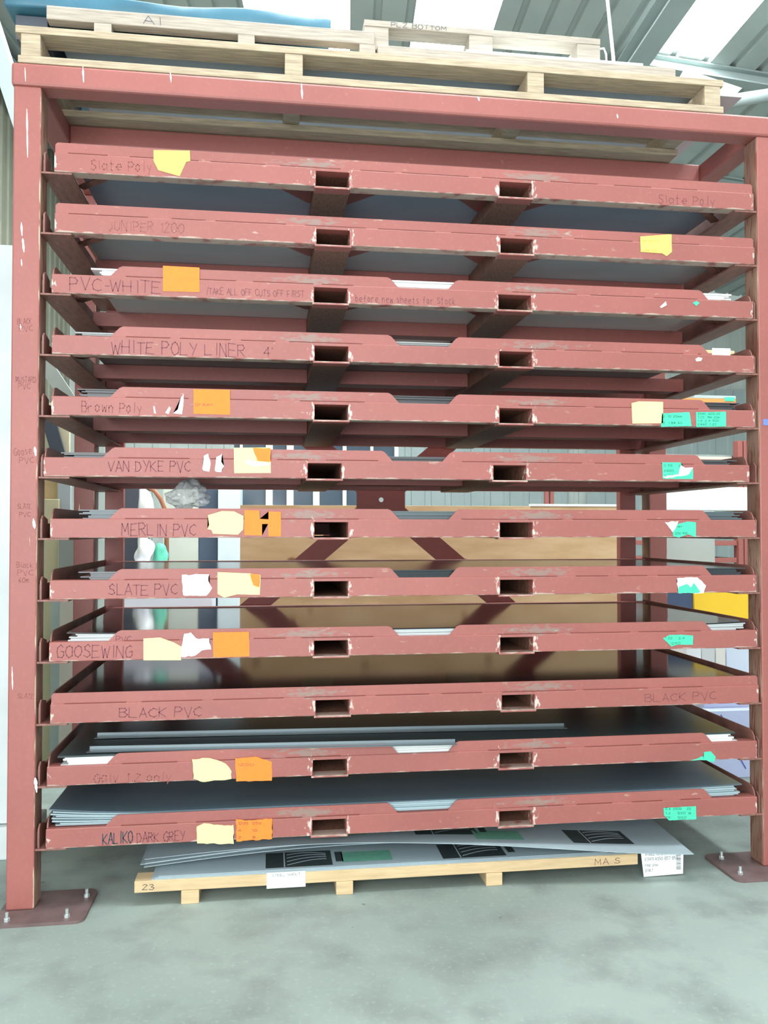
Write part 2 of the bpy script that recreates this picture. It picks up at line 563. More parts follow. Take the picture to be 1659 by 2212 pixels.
def cladding(bm, x0, x1, y, z0, z1, pitch=0.25):
    n = round((x1-x0)/pitch)
    prof = []
    for i in range(n):
        s = x0+i*pitch
        prof += [(s, 0), (s+pitch*0.62, 0), (s+pitch*0.68, -0.02), (s+pitch*0.94, -0.02)]
    r0 = [bm.verts.new((a, y+h, z0)) for a, h in prof]
    r1 = [bm.verts.new((a, y+h, z1)) for a, h in prof]
    for i in range(len(prof)-1):
        bm.faces.new((r0[i], r0[i+1], r1[i+1], r1[i]))


bm = bmesh.new()
cladding(bm, -6, 12, 9.0, 0, 7.2)
tag(obj('wall_back', bm, M['wall']), kind='structure')
bm = bmesh.new()
for x0, x1 in ((2.6, 5.3), (5.6, 9.6)):
    cladding(bm, x0, x1, 8.93, 0, 3.6, 0.3)
dr = tag(obj('door_1', bm, new_mat('roller_door_grey', (170, 184, 184), 0.5, 0, 0.05, 2)), kind='structure')
bm = bmesh.new()
n = 40
prof = []
for i in range(n):
    s = -1.0+i*0.25
    prof += [(s, 0), (s+0.155, 0), (s+0.17, 0.02), (s+0.235, 0.02)]
r0 = [bm.verts.new((-2.0+h, a, 0)) for a, h in prof]
r1 = [bm.verts.new((-2.0+h, a, 6.4)) for a, h in prof]
for i in range(len(prof)-1):
    bm.faces.new((r0[i], r0[i+1], r1[i+1], r1[i]))
tag(obj('wall_left', bm, M['beigeclad']), kind='structure')
tag(obj('wall_right_light_block', box(8.6, 8.7, -5, 9.0, 0, 6.0), M['wall']), kind='structure')  # unseen, added to stop world light leaking into the interior
zc = at(8, 528, 'y', 0.56).z
zl = at(8, 1780, 'y', 0.56).z
bm = bmesh.new()
bx(bm, -1.9, -0.215, 0.56, 0.74, zl, zc, bev=0.006)
bx(bm, -1.9, -0.19, 0.53, 0.76, 0, zl-0.004, bev=0.006)
tag(obj('wall_pier', bm, M['whitewall']), kind='structure')

# ------------------------------------------------------------------ THE RACK
Z0, DZ = 0.2301, 0.23
XL, XR = -0.145, 2.85                       # outer face of left posts, inner face of right posts
YB = 1.03                                   # front face of the back posts
ZT = 3.078                                  # underside of the top frame
rack = thing('storage_rack', 'tall red oxide steel rack holding twelve sliding sheet trays, bolted to the floor', 'rack')


def steel_post(x, y):
    o = obj('post', box(0, 0.1, 0, 0.1, 0.012, ZT, bev=0.006), M['post'], rack, loc=(x, y, 0))
    return o


posts = [steel_post(XL, 0.0), steel_post(XR, 0.0), steel_post(XL, YB), steel_post(XR, YB)]


def rounded(x0, x1, y0, y1, r, n=5):
    pts = []
    for cx, cy, a0 in ((x1-r, y1-r, 0), (x0+r, y1-r, 90), (x0+r, y0+r, 180), (x1-r, y0+r, 270)):
        for i in range(n+1):
            a = math.radians(a0+90*i/n)
            pts.append((cx+r*math.cos(a), cy+r*math.sin(a)))
    return pts


M['plate'] = new_mat('scuffed_base_plate', (108, 88, 86), 0.55, 0, 0.25, 12)
for (x0, x1, y0, y1, bolts) in ((-0.165, 0.155, -0.115, 0.16, ((-0.115, -0.085), (0.09, -0.08), (0.125, 0.085), (-0.13, 0.12))),
                                (2.665, 3.0, -0.115, 0.16, ((2.71, -0.06), (2.72, 0.10), (2.86, -0.075), (2.97, 0.12))),
                                (-0.165, 0.155, YB-0.05, YB+0.2, ((0.11, YB+0.05),)), (2.665, 3.0, YB-0.05, YB+0.2, ((2.72, YB+0.05),))):
    bm = bmesh.new()
    prism(bm, rounded(x0, x1, y0, y1, 0.035), 'z', 0.0, 0.012)
    pl = obj('base_plate', bm, M['plate'], rack)
    for bxp, byp in bolts:
        bm = bmesh.new()
        prism(bm, [(bxp+0.011*math.cos(t*math.pi/3), byp+0.011*math.sin(t*math.pi/3)) for t in range(6)], 'z', 0.012, 0.022)
        tube(bm, [(bxp, byp, 0.02), (bxp, byp, 0.042)], 0.006, 8)
        obj('anchor_bolt', bm, M['bolt'], pl)

obj('top_front_beam', box(0, XR-XL+0.35, 0, 0.095, 0, 0.086, bev=0.01), M['post'].copy() if False else M['paint'], rack, loc=(XL-0.008, -0.006, ZT))
YM = 0.47
for x in (XL+0.005, XR+0.0):
    obj('top_side_beam', box(0, 0.09, 0, YB+0.1-0.092, 0, 0.082, bev=0.006), M['paint'], rack, loc=(x, 0.0905, ZT+0.002))
obj('top_cross_beam', box(0, XR-(XL+0.095)-0.001, 0, 0.08, 0, 0.082, bev=0.006), M['paint'], rack, loc=(XL+0.0955, YM, ZT+0.0015))
obj('top_back_beam', box(0, XR-(XL+0.095)-0.001, 0, 0.08, 0, 0.08, bev=0.006), M['paint'], rack, loc=(XL+0.0955, YB+0.02, ZT+0.002))

# support rails: an angle on each side under every tray
for i in range(12):
    zb = Z0+DZ*i
    for side in (0, 1):
        bm = bmesh.new()
        if side == 0:
            bx(bm, 0.0, 0.112, 0.004, YB+0.1, -0.008, -0.0005, bev=0.0015)
            bx(bm, 0.0, 0.007, 0.03, YB+0.1, -0.0005, 0.055)
            # welded cleat with a clipped corner, on the post
            prism(bm, [(0.012, -0.0), (0.094, -0.0), (0.094, 0.07), (0.03, 0.085), (0.012, 0.07)], 'x', 0.0072, 0.0135)
            o = obj('support_rail', bm, M['rail'], rack, loc=(XL+0.1002, 0, zb))
        else:
            bx(bm, -0.1, 0.0, 0.004, YB+0.1, -0.008, -0.0005, bev=0.0015)
            bx(bm, -0.007, 0.0, 0.03, YB+0.1, -0.0005, 0.055)
            prism(bm, [(0.012, -0.0), (0.094, -0.0), (0.094, 0.07), (0.03, 0.085), (0.012, 0.07)], 'x', -0.0125, -0.0072)
            o = obj('support_rail', bm, M['rail'], rack, loc=(XR-0.0002, 0, zb))

# back uprights, X brace and its gusset plate with a bolt
for x in (-0.01, 2.715):
    obj('back_upright', box(0, 0.09, 0, 0.05, 0.0, ZT-0.001, bev=0.003), M['paint'], rack, loc=(x, YB+0.075, 0))
bc = at(822, 1080, 'y', YB+0.14)
for s in (-1, 1):
    bm = bmesh.new()
    pe = 1.30
    a = (bc.x-pe*s, YB+0.134+0.012*(s > 0), bc.z-pe*0.84)
    c = (bc.x+pe*s, YB+0.134+0.012*(s > 0), bc.z+pe*0.84)
    bar(bm, a, c, 0.105, 0.010, (0, 1, 0))
    obj('diagonal_brace', bm, M['paint'], rack)
bm = bmesh.new()
prism(bm, [(bc.x-0.13, bc.z-0.07), (bc.x+0.13, bc.z-0.07), (bc.x+0.13, bc.z+0.07), (bc.x-0.13, bc.z+0.07)], 'y', YB+0.1275, YB+0.1285)
gp = obj('brace_plate', bm, M['paint'], rack)
bm = bmesh.new()
tube(bm, [(bc.x, YB+0.1275, bc.z), (bc.x, YB+0.112, bc.z)], 0.013, 8)
obj('brace_bolt', bm, M['bolt'], gp)

# ------------------------------------------------------------------ TRAYS
# photographed bottom corners of the trays (for reading positions off the photo)
LB = [370, 502, 633, 762, 898, 1036, 1163, 1297, 1428, 1567, 1699, 1833]
RB = [453, 572, 688, 803, 922, 1040, 1162, 1280, 1400, 1520, 1637, 1755]
shift = {1: 0.003, 2: 0.006, 3: -0.003, 4: 0, 5: 0, 6: -0.026, 7: 0.0, 8: 0.0, 9: 0.0, 10: 0.006, 11: -0.004, 12: -0.006}
FY = -0.001   # tray front plane


def on_tray(kk, u, v):
    """photo pixel -> local (x, z) on the front of tray kk (1 = top)"""
    z = Z0+DZ*(12-kk)
    c = at(u, v, 'y', FY)
    # height above the photographed bottom edge
    vb = LB[kk-1]+(RB[kk-1]-LB[kk-1])*(u-108)/(1634-108)
    sc = (at(u, vb, 'y', FY).z-at(u, vb-10, 'y', FY).z)/-10
    return c.x-shift[kk], (vb-v)*sc


def tray(kk, label, notched):
    z = Z0+DZ*(12-kk)
    t = thing('sheet_tray', label, 'tray', (shift[kk], 0, z), 0, 'red steel sheet trays in the rack')
    # front beam with two rectangular fork pockets
    bm = bmesh.new()
    h = 0.072
    for x0, x1 in ((0, H1[0]), (H1[1], H2[0]), (H2[1], TW)):
        bx(bm, x0, x1, FY, 0.055, 0.0, h, bev=0.003)
    for a, b_ in (H1, H2):
        bx(bm, a-0.001, b_+0.001, FY+0.0008, 0.055, 0.0605, h-0.0006)
        bx(bm, a-0.006, b_+0.006, FY+0.0002, 0.055, -0.0075, -0.0002)
    obj('front_beam', bm, M['tray'], t)
    # lip: notched plate welded on
    bm = bmesh.new()
    zb, zt = 0.0722, 0.112
    y0, y1 = 0.0035, 0.0085
    r = 0.008
    if notched:
        for (xa, xb, sl, sr) in ((0.212, 1.318, 0.038, 0.036), (1.518, 2.632, 0.036, 0.036)):
            prism(bm, [(xa, zb), (xb, zb), (xb-sr+r*0.6, zt-r*0.7), (xb-sr-r, zt), (xa+sl+r, zt), (xa+sl-r*0.6, zt-r*0.7)], 'y', y0, y1)
    else:
        prism(bm, [(0.003, zb), (TW-0.003, zb), (TW-0.003, zt-r), (TW-0.003-r, zt), (0.003+r, zt), (0.003, zt-r)], 'y', y0, y1)
    obj('front_lip', bm, M['tray'], t)
    # stitch weld strips at the lip foot, the ledge shadow put into their dark colour
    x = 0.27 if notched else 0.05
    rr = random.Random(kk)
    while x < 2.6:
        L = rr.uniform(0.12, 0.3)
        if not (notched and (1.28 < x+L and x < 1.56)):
            obj('weld_shadow_strip', box(x, min(x+L, 2.58), FY+0.0006, 0.0034, 0.0722, 0.0745), M['weld_shadow'], t)
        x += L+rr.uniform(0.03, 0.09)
    # sides
    for sx in (0, 1):
        bm = bmesh.new()
        xa = 0.0005 if sx == 0 else TW-0.0055
        prism(bm, [(0.0555, 0.001), (TD, 0.001), (TD, 0.112), (0.055, 0.112), (0.03, 0.104), (0.018, 0.09), (0.012, 0.0725), (0.0555, 0.0725)], 'x', xa, xa+0.005)
        if sx == 0:
            bx(bm, xa, xa+0.045, 0.056, TD, 0.0008, 0.006)
        else:
            bx(bm, xa-0.04, xa+0.005, 0.056, TD, 0.0008, 0.006)
        obj('side_plate', bm, M['rail'], t)
    obj('back_beam', box(0.006, TW-0.006, TD-0.045, TD-0.001, 0.006, 0.105, bev=0.002), M['paint'], t)
    bm = bmesh.new()
    ww = 0.0045
    for x0, x1 in ((0.046, H1[0]-ww-0.001), (H1[1]+ww+0.001, H2[0]-ww-0.001), (H2[1]+ww+0.001, TW-0.046)):
        bx(bm, x0, x1, 0.52, 0.60, 0.004, 0.066, bev=0.002)
    obj('cross_member', bm, M['paint'], t)
    for a, b_ in (H1, H2):
        bm = bmesh.new()
        bx(bm, a-ww, b_+ww, 0.0555, TD-0.046, -0.0035, 0.0005)
        bx(bm, a-ww, b_+ww, 0.0555, TD-0.046, 0.0615, 0.0655)
        bx(bm, a-ww, a, 0.0555, TD-0.046, 0.0005, 0.0615)
        bx(bm, b_, b_+ww, 0.0555, TD-0.046, 0.0005, 0.0615)
        obj('fork_tube', bm, M['bare'], t)
        for s, xe in ((-1, a-ww-0.0005), (1, b_+ww+0.0005)):
            bm = bmesh.new()
            prism(bm, [(xe, 0.0556), (xe+s*0.26, 0.0556), (xe+s*0.22, 0.075), (xe+s*0.02, 0.30), (xe, 0.31)][::s], 'z', 0.052, 0.057)
            obj('gusset_plate', bm, M['paint'], t)
    for xe, s in ((0.046, 1), (TW-0.046, -1)):
        bm = bmesh.new()
        bar(bm, (xe+s*0.17, 0.06, 0.03), (xe+s*0.004, 0.22, 0.03), 0.035, 0.006)
        obj('corner_brace', bm, M['rail'], t)
    return t


TL = {
 1: 'topmost red steel tray, yellow paper at its left, faint writing Slate Poly',
 2: 'red steel tray, second from the top, with a yellow paper label near its right end',
 3: 'red steel tray, third from the top, marked PVC WHITE beside an orange label',
 4: 'red steel tray marked WHITE POLY LINER, with no paper label',
 5: 'red steel tray marked Brown Poly with one orange, one yellow and two green labels',
 6: 'red steel tray marked VAN DYKE PVC, set further left than the others',
 7: 'red steel tray marked MERLIN PVC with a pale yellow and an orange label',
 8: 'red steel tray marked SLATE PVC with two torn white and yellow labels',
 9: 'red steel tray marked GOOSEWING with yellow and orange labels, white sheet edges',
 10: 'red steel tray marked BLACK PVC at both ends, with no notches in its lip',
 11: 'red steel tray marked Galv, second from the bottom, yellow and orange labels',
 12: 'lowest red steel tray, marked KALIKO DARK GREY, just above the floor pallet',
}
trays = {kk: tray(kk, TL[kk], kk not in (1, 2, 10)) for kk in range(1, 13)}


def paper(kk, pts, mat, label, scribble=None, y=FY-0.0014, th=0.0009, ragged=0):
    pl = [on_tray(kk, u, v) for u, v in pts]
    if ragged:
        rr = random.Random(str(pts))
        out = []
        for i, a in enumerate(pl):
            c = pl[(i+1) % len(pl)]
            out.append(a)
            n_ = int(math.dist(a, c)/0.012)
            for j in range(1, n_):
                f = j/n_
                out.append((a[0]+(c[0]-a[0])*f+rr.uniform(-1, 1)*ragged, a[1]+(c[1]-a[1])*f+rr.uniform(-1, 1)*ragged))
        pl = out
    bm = bmesh.new()
    prism(bm, pl, 'y', y, y+th)
    bmesh.ops.triangulate(bm, faces=[f for f in bm.faces if len(f.verts) > 4])
    o = obj('paper_label', bm, mat, trays[kk])
    o['label'] = label
    if scribble:
        lines, ink = scribble
        us = [p[0] for p in pts]
        vs = [p[1] for p in pts]
        u0, u1, v0, v1 = min(us)+4, max(us)-6, min(vs), max(vs)
        n_ = len(lines)
        for j, s in enumerate(lines):
            vv = v0+(v1-v0)*(j+0.85)/(n_+0.3)
            fr = 0.35+0.6*min(1, len(s)/14)
            a = on_tray(kk, u0, vv)
            c = on_tray(kk, u0+(u1-u0)*fr, vv)
            writing('label_writing', s, (a[0], y-0.0003, a[1]), (c[0], y-0.0003, c[1]), 0.0085 if n_ > 1 else 0.012, ink, o, lw=0.0013)
    return o


def mark(kk, text, u0, v0, u1, v1, hpx, mat=None, lw=0.003):
    a, c = on_tray(kk, u0, v0), on_tray(kk, u1, v1)
    yy = FY-0.0004 if max(a[1], c[1]) < 0.066 else 0.0031
    writing('marker_writing', text, (a[0], yy, a[1]), (c[0], yy, c[1]), hpx/553, mat or M['marker'], trays[kk], lw=lw)


R_ = 0.0022
paper(1, [(332, 325), (410, 326), (411, 348), (402, 350), (388, 381), (342, 368), (332, 348)], M['yellow'], 'torn yellow paper')
mark(1, 'Slate Poly', 196, 366, 330, 372, 20, M['marker_faint'])
mark(1, 'Slate Poly', 1422, 437, 1546, 444, 20, M['marker'], 0.0022)
paper(2, [(1383, 512), (1450, 507), (1451, 545), (1440, 554), (1430, 548), (1384, 545)], M['yellow'], 'yellow paper with a folded corner', (['SMOOTH', 'CREAM'], M['marker_faint']))
mark(2, 'JUNIPER 1200', 232, 499, 398, 505, 20, M['marker_faint'], 0.0022)
paper(3, [(352, 575), (431, 579), (431, 632), (352, 630)], M['orange'], 'orange paper')
paper(3, [(1425, 663), (1438, 651), (1440, 659), (1429, 665)], M['white'], 'scrap of white paper')
paper(3, [(1496, 654), (1504, 650), (1511, 654), (1504, 661)], M['green'], 'scrap of green paper')
mark(3, 'PVC-WHITE', 150, 627, 348, 634, 25)
mark(3, '/TAKE ALL OFF CUTS OFF FIRST', 446, 636, 657, 643, 14, M['marker'], 0.0018)
mark(3, 'before new sheets for Stock', 768, 652, 985, 658, 15, M['marker'], 0.0018)
mark(4, 'WHITE POLY LINER', 240, 761, 530, 768, 26, M['marker'])
mark(4, "4'", 570, 766, 592, 767, 18, M['marker'])
paper(4, [(1502, 773), (1508, 769), (1517, 771), (1514, 777), (1504, 778)], M['white'], 'scrap of white paper')
mark(5, 'Brown Poly', 176, 890, 308, 894, 20, M['marker_faint'])
paper(5, [(418, 842), (497, 843), (497, 897), (418, 895)], M['orange'], 'orange paper', (['Green'], M['marker_faint']))
paper(5, [(331, 879), (334, 879), (337, 895), (333, 894)], M['white'], 'sliver of white paper')
paper(5, [(357, 893), (366, 879), (369, 884), (364, 896)], M['white'], 'sliver of white paper')
paper(5, [(374, 894), (384, 886), (391, 860), (397, 852), (396, 876), (393, 896)], M['white'], 'torn strip of white paper')
paper(5, [(1364, 870), (1380, 866), (1432, 867), (1432, 913), (1366, 914)], M['cream'], 'yellow paper with faded writing', (['Brown 4', 'x 15', 'x 22', 'x 4'], M['cream']))
paper(5, [(1430, 892), (1489, 889), (1494, 919), (1428, 921)], M['green'], 'green paper with pen notes', (['2x10 20mm', '2x1.88 40'], M['grink']), ragged=R_*0.4)
paper(5, [(1503, 889), (1568, 888), (1568, 920), (1504, 921)], M['green'], 'green paper with four lines of pen notes', (['2440x1220 20', '1.25x18m 20m', '1.5x2.4 900', '2440x1.22'], M['grink']))
mark(6, 'VAN DYKE PVC', 234, 1024, 412, 1025, 22)
paper(6, [(437, 1018), (440, 990), (450, 985), (455, 1005), (452, 1024), (440, 1022)], M['white'], 'torn white paper', ragged=R_)
paper(6, [(464, 1020), (468, 992), (480, 985), (478, 1003), (484, 1012), (478, 1025), (466, 1024)], M['white'], 'torn white paper', ragged=R_)
paper(6, [(505, 972), (584, 971), (585, 1026), (506, 1027)], M['cream'], 'pale yellow paper', y=FY-0.001)
paper(6, [(546, 972), (584, 972), (585, 1002), (556, 1000)], M['orange'], 'torn orange corner', y=FY-0.0022, ragged=R_)
paper(6, [(530, 998), (556, 1003), (585, 1004), (580, 1010), (548, 1013), (530, 1006)], M['white'], 'torn white strip', y=FY-0.0024, ragged=R_)
paper(6, [(1430, 998), (1470, 998), (1474, 1010), (1497, 1012), (1497, 1034), (1432, 1034)], M['green'], 'green paper', (['0.55 x 25', '2400 x 12', '1.22 x'], M['grink']), y=FY-0.001)
paper(6, [(1430, 1029), (1465, 1024), (1470, 1004), (1480, 1010), (1497, 1009), (1487, 1024), (1440, 1033)], M['white'], 'torn white patch', y=FY-0.0026, ragged=R_)
mark(7, 'MERLIN PVC', 262, 1158, 424, 1159, 24)
paper(7, [(449, 1114), (480, 1105), (506, 1106), (526, 1116), (525, 1145), (514, 1156), (460, 1154), (457, 1146), (448, 1144), (452, 1135)], M['cream'], 'pale yellow paper')
paper(7, [(528, 1103), (560, 1104), (561, 1122), (580, 1123), (580, 1106), (607, 1107), (607, 1160), (580, 1160), (579, 1133), (566, 1133), (566, 1158), (528, 1157)], M['orange'], 'orange paper torn into an H')
paper(7, [(1453, 1150), (1462, 1134), (1486, 1128), (1503, 1130), (1503, 1162), (1486, 1156), (1466, 1163), (1454, 1160)], M['green'], 'green paper torn to a wedge', (['Mer', '1200 900'], M['grink']))
paper(7, [(1436, 1130), (1465, 1127), (1460, 1140), (1452, 1151)], M['white'], 'torn white paper', y=FY-0.0022, ragged=R_)
mark(8, 'SLATE PVC', 234, 1286, 384, 1286, 22)
paper(8, [(393, 1243), (452, 1242), (450, 1256), (458, 1272), (446, 1288), (396, 1287)], M['white'], 'torn white paper', ragged=R_*1.4)
paper(8, [(470, 1237), (540, 1240), (563, 1243), (561, 1286), (512, 1285), (484, 1292), (470, 1284)], M['cream'], 'pale yellow paper', y=FY-0.001)
paper(8, [(540, 1241), (562, 1243), (560, 1270), (548, 1266)], M['orange'], 'torn orange corner', y=FY-0.0022, ragged=R_)
paper(8, [(1462, 1250), (1506, 1248), (1525, 1266), (1520, 1282), (1464, 1282)], M['white'], 'torn white paper', ragged=R_*1.3, y=FY-0.001)
paper(8, [(1464, 1282), (1466, 1268), (1484, 1262), (1492, 1270), (1498, 1260), (1512, 1278), (1508, 1282)], M['green'], 'green remnant of a label', y=FY-0.0022, ragged=R_*0.6)
mark(9, 'GOOSEWING', 122, 1419, 286, 1420, 26)
mark(9, 'PVC', 250, 1387, 284, 1387, 13, M['marker'], 0.0022)
paper(9, [(310, 1378), (346, 1376), (376, 1387), (392, 1396), (391, 1425), (310, 1425)], M['cream'], 'pale yellow paper')
paper(9, [(392, 1396), (398, 1368), (412, 1365), (424, 1378), (452, 1378), (456, 1402), (436, 1404), (422, 1415), (391, 1418)], M['white'], 'torn white paper', ragged=R_*1.3)
paper(9, [(460, 1365), (538, 1364), (539, 1417), (461, 1419)], M['orange'], 'orange paper')
paper(9, [(1432, 1380), (1445, 1373), (1470, 1372), (1497, 1374), (1497, 1394), (1462, 1394), (1450, 1398)], M['green'], 'green paper', (['1.22 x 2.4', 'x 1250'], M['grink']), ragged=R_*0.5)
mark(10, 'BLACK PVC', 258, 1552, 436, 1551, 20)
mark(10, 'BLACK PVC', 1394, 1518, 1548, 1513, 18, M['marker'], 0.0022)
mark(11, 'Galv 1.2 only', 203, 1690, 372, 1686, 18, M['marker_faint'])
paper(11, [(415, 1640), (445, 1637), (470, 1642), (488, 1650), (500, 1666), (500, 1682), (440, 1689), (418, 1682)], M['cream'], 'torn pale yellow paper', ragged=R_)
paper(11, [(508, 1638), (552, 1634), (587, 1645), (587, 1686), (510, 1688)], M['orange'], 'orange paper', (['1200', ''], M['marker_faint']), ragged=R_*0.6)
paper(11, [(1492, 1641), (1520, 1632), (1520, 1624), (1535, 1622), (1546, 1634), (1542, 1645), (1525, 1641)], M['green'], 'torn green remnant', ragged=R_)
mark(12, 'KALIKO', 222, 1822, 287, 1819, 22, M['ink'], 0.0036)
mark(12, 'DARK GREY', 296, 1819, 400, 1814, 20)
paper(12, [(425, 1784), (440, 1777), (500, 1782), (504, 1780), (505, 1821), (426, 1820)], M['cream'], 'torn pale yellow paper', ragged=R_)
paper(12, [(510, 1768), (530, 1771), (560, 1768), (588, 1766), (588, 1810), (511, 1816)], M['orange'], 'orange paper with a ragged top', (['1200x1250', '4 x 10', '2 x 8'], M['marker']), ragged=R_)
paper(12, [(1433, 1742), (1503, 1738), (1504, 1766), (1445, 1769), (1434, 1758)], M['green'], 'green paper with pen notes', (['0.6 2400 x 22', '1.2 x 1250 18', '25 x 1250'], M['grink']), ragged=R_*0.6)

# writing on the left front post
PF = -0.0004


def post_mark(text, u0, v0, u1, v1, hpx, mat=None):
    a, c = at(u0, v0, 'y', PF), at(u1, v1, 'y', PF)
    o = writing('marker_writing', text, (a.x-XL, PF, a.z), (c.x-XL, PF, c.z), hpx/553, mat or M['marker_faint'], posts[0], lw=0.0018)


for text, u0, v0, u1, v1, h in (('BLACK', 38, 700, 69, 699, 12), ('PVC', 42, 716, 72, 715, 12), ('MUSTARD', 34, 826, 78, 826, 12), ('PVC', 40, 840, 66, 840, 11),
                                ('Goose', 31, 985, 70, 980, 15), ('PVC', 42, 1001, 74, 1000, 12), ('SLATE', 38, 1099, 68, 1098, 10), ('PVC', 42, 1116, 66, 1116, 9),
                                ('Black', 36, 1226, 72, 1226, 11), ('PVC', 38, 1243, 72, 1243, 11), ('60m', 40, 1258, 62, 1258, 10), ('SLATE', 38, 1508, 74, 1508, 9)):
    post_mark(text, u0, v0, u1, v1, h)
a = at(1650, 912, 'y', -0.001)
bl = obj('blue_label', box(a.x-XR-0.003, a.x-XR+0.03, -0.0016, -0.0008, a.z-0.013, a.z+0.013), M['bluep'], posts[1])
bl['label'] = 'small blue sticker'

def scratch(par, ox, u, v0, v1, wpx, y=-0.0003):
    a, c = at(u, v0, 'y', y), at(u+wpx*0.4, v1, 'y', y)
    w_ = wpx/553/2
    rr = random.Random(u*v0)
    n_ = 6
    bm = bmesh.new()
    L_, R2 = [], []
    for i in range(n_+1):
        p = a.lerp(c, i/n_)
        k_ = math.sin(math.pi*(0.08+0.84*i/n_))*rr.uniform(0.5, 1.1)
        L_.append(bm.verts.new((p.x-ox-w_*k_, y, p.z)))
        R2.append(bm.verts.new((p.x-ox+w_*k_, y, p.z)))
    for i in range(n_):
        bm.faces.new((L_[i], R2[i], R2[i+1], L_[i+1]))
    o = obj('paint_scratch', bm, M['white'], par)
    o['label'] = 'white scratch'


for sc_ in ((58, 235, 340, 4), (46, 480, 510, 4), (49, 515, 545, 7), (46, 560, 575, 3), (76, 1680, 1712, 8), (75, 965, 985, 6), (72, 1120, 1142, 7), (44, 700, 712, 3), (26, 1440, 1490, 3)):
    scratch(posts[0], XL, *sc_)
tfb = [o for o in rack.children if o.name.startswith('top_front_beam')][0]
for sc_ in ((54, 146, 176, 3), (179, 143, 178, 4), (368, 155, 178, 4), (651, 180, 214, 5), (1033, 208, 218, 5), (1333, 246, 256, 4)):
    a_ = sc_
    bmx = scratch(rack, 0.0, *a_, y=-0.0066)

# ------------------------------------------------------------------ SHEETS on the trays
SH = {
 1: dict(n=5, t=0.0045, mat=sheetmat('slate_grey_coating', (168, 184, 200), 0.4), name='slate grey', x0=0.05, x1=2.77),
 2: dict(n=5, t=0.0045, mat=sheetmat('juniper_grey_coating', (182, 190, 194), 0.4), name='mid grey', x0=0.05, x1=2.77),
 3: dict(n=6, t=0.0062, mat=sheetmat('white_vinyl_coating', (238, 242, 242), 0.35, 0.03), name='white vinyl', x0=0.14, x1=2.74),
 4: dict(n=4, t=0.0055, mat=sheetmat('liner_coating', (150, 156, 156), 0.4, 0.05), name='pale liner', x0=0.08, x1=2.60),
 5: dict(n=8, t=0.0046, mat=sheetmat('dark_brown_coating', (66, 66, 68), 0.35), name='dark brown', x0=0.09, x1=2.77),
 6: dict(n=5, t=0.0050, mat=sheetmat('van_dyke_coating', (74, 78, 80), 0.35), name='van dyke brown', x0=0.06, x1=2.78),
 7: dict(n=9, t=0.0043, mat=sheetmat('merlin_grey_coating', (84, 98, 102), 0.3), name='merlin grey', x0=0.10, x1=2.78),
 8: dict(n=8, t=0.0044, mat=sheetmat('slate_dark_coating', (44, 54, 58), 0.16, 0.15), name='dark slate', x0=0.10, x1=2.79),
 9: dict(n=7, t=0.0050, mat=sheetmat('goosewing_coating', (190, 196, 196), 0.25, 0.05), name='pale goosewing grey', x0=0.06, x1=2.79),
 10: dict(n=7, t=0.0046, mat=sheetmat('black_vinyl_coating', (12, 13, 15), 0.12, 0.1, 0.25), name='black vinyl', x0=0.04, x1=2.79),
 11: dict(n=6, t=0.0068, mat=sheetmat('galvanised_plain', (226, 232, 230), 0.35, 0.08), name='galvanised', x0=0.035, x1=2.74),
 12: dict(n=9, t=0.0051, mat=sheetmat('kaliko_backing_grey', (160, 180, 186), 0.34, 0.1), name='grey kaliko', x0=0.008, x1=2.77),
}
top_m = {12: sheetmat('kaliko_dark_grey_face', (84, 102, 112), 0.3, 0.12), 9: sheetmat('gloss_black_top_sheet', (22, 24, 26), 0.10, 0.1), 11: sheetmat('dark_film_top_sheet', (50, 64, 66), 0.34, 0.12)}
LB_ORD = {1: 'topmost', 2: 'second', 3: 'third', 4: 'fourth', 5: 'fifth', 6: 'sixth', 7: 'seventh', 8: 'eighth', 9: 'ninth', 10: 'tenth', 11: 'eleventh', 12: 'lowest'}


def sheet_mesh(name, x0, x1, y0, y1, th, zf, nx=36, ny=8):
    bm = bmesh.new()
    def grid(dz):
        return [[bm.verts.new((x0+(x1-x0)*i/nx, y0+(y1-y0)*j/ny, zf(x0+(x1-x0)*i/nx, y0+(y1-y0)*j/ny)+dz)) for j in range(ny+1)] for i in range(nx+1)]
    a, c = grid(0), grid(th)
    for i in range(nx):
        for j in range(ny):
            bm.faces.new((a[i][j], a[i][j+1], a[i+1][j+1], a[i+1][j]))
            bm.faces.new((c[i][j], c[i+1][j], c[i+1][j+1], c[i][j+1]))
    for i in range(nx):
        bm.faces.new((a[i][0], a[i+1][0], c[i+1][0], c[i][0]))
        bm.faces.new((a[i][ny], c[i][ny], c[i+1][ny], a[i+1][ny]))
    for j in range(ny):
        bm.faces.new((a[0][j], c[0][j], c[0][j+1], a[0][j+1]))
        bm.faces.new((a[nx][j], a[nx][j+1], c[nx][j+1], c[nx][j]))
    return bm


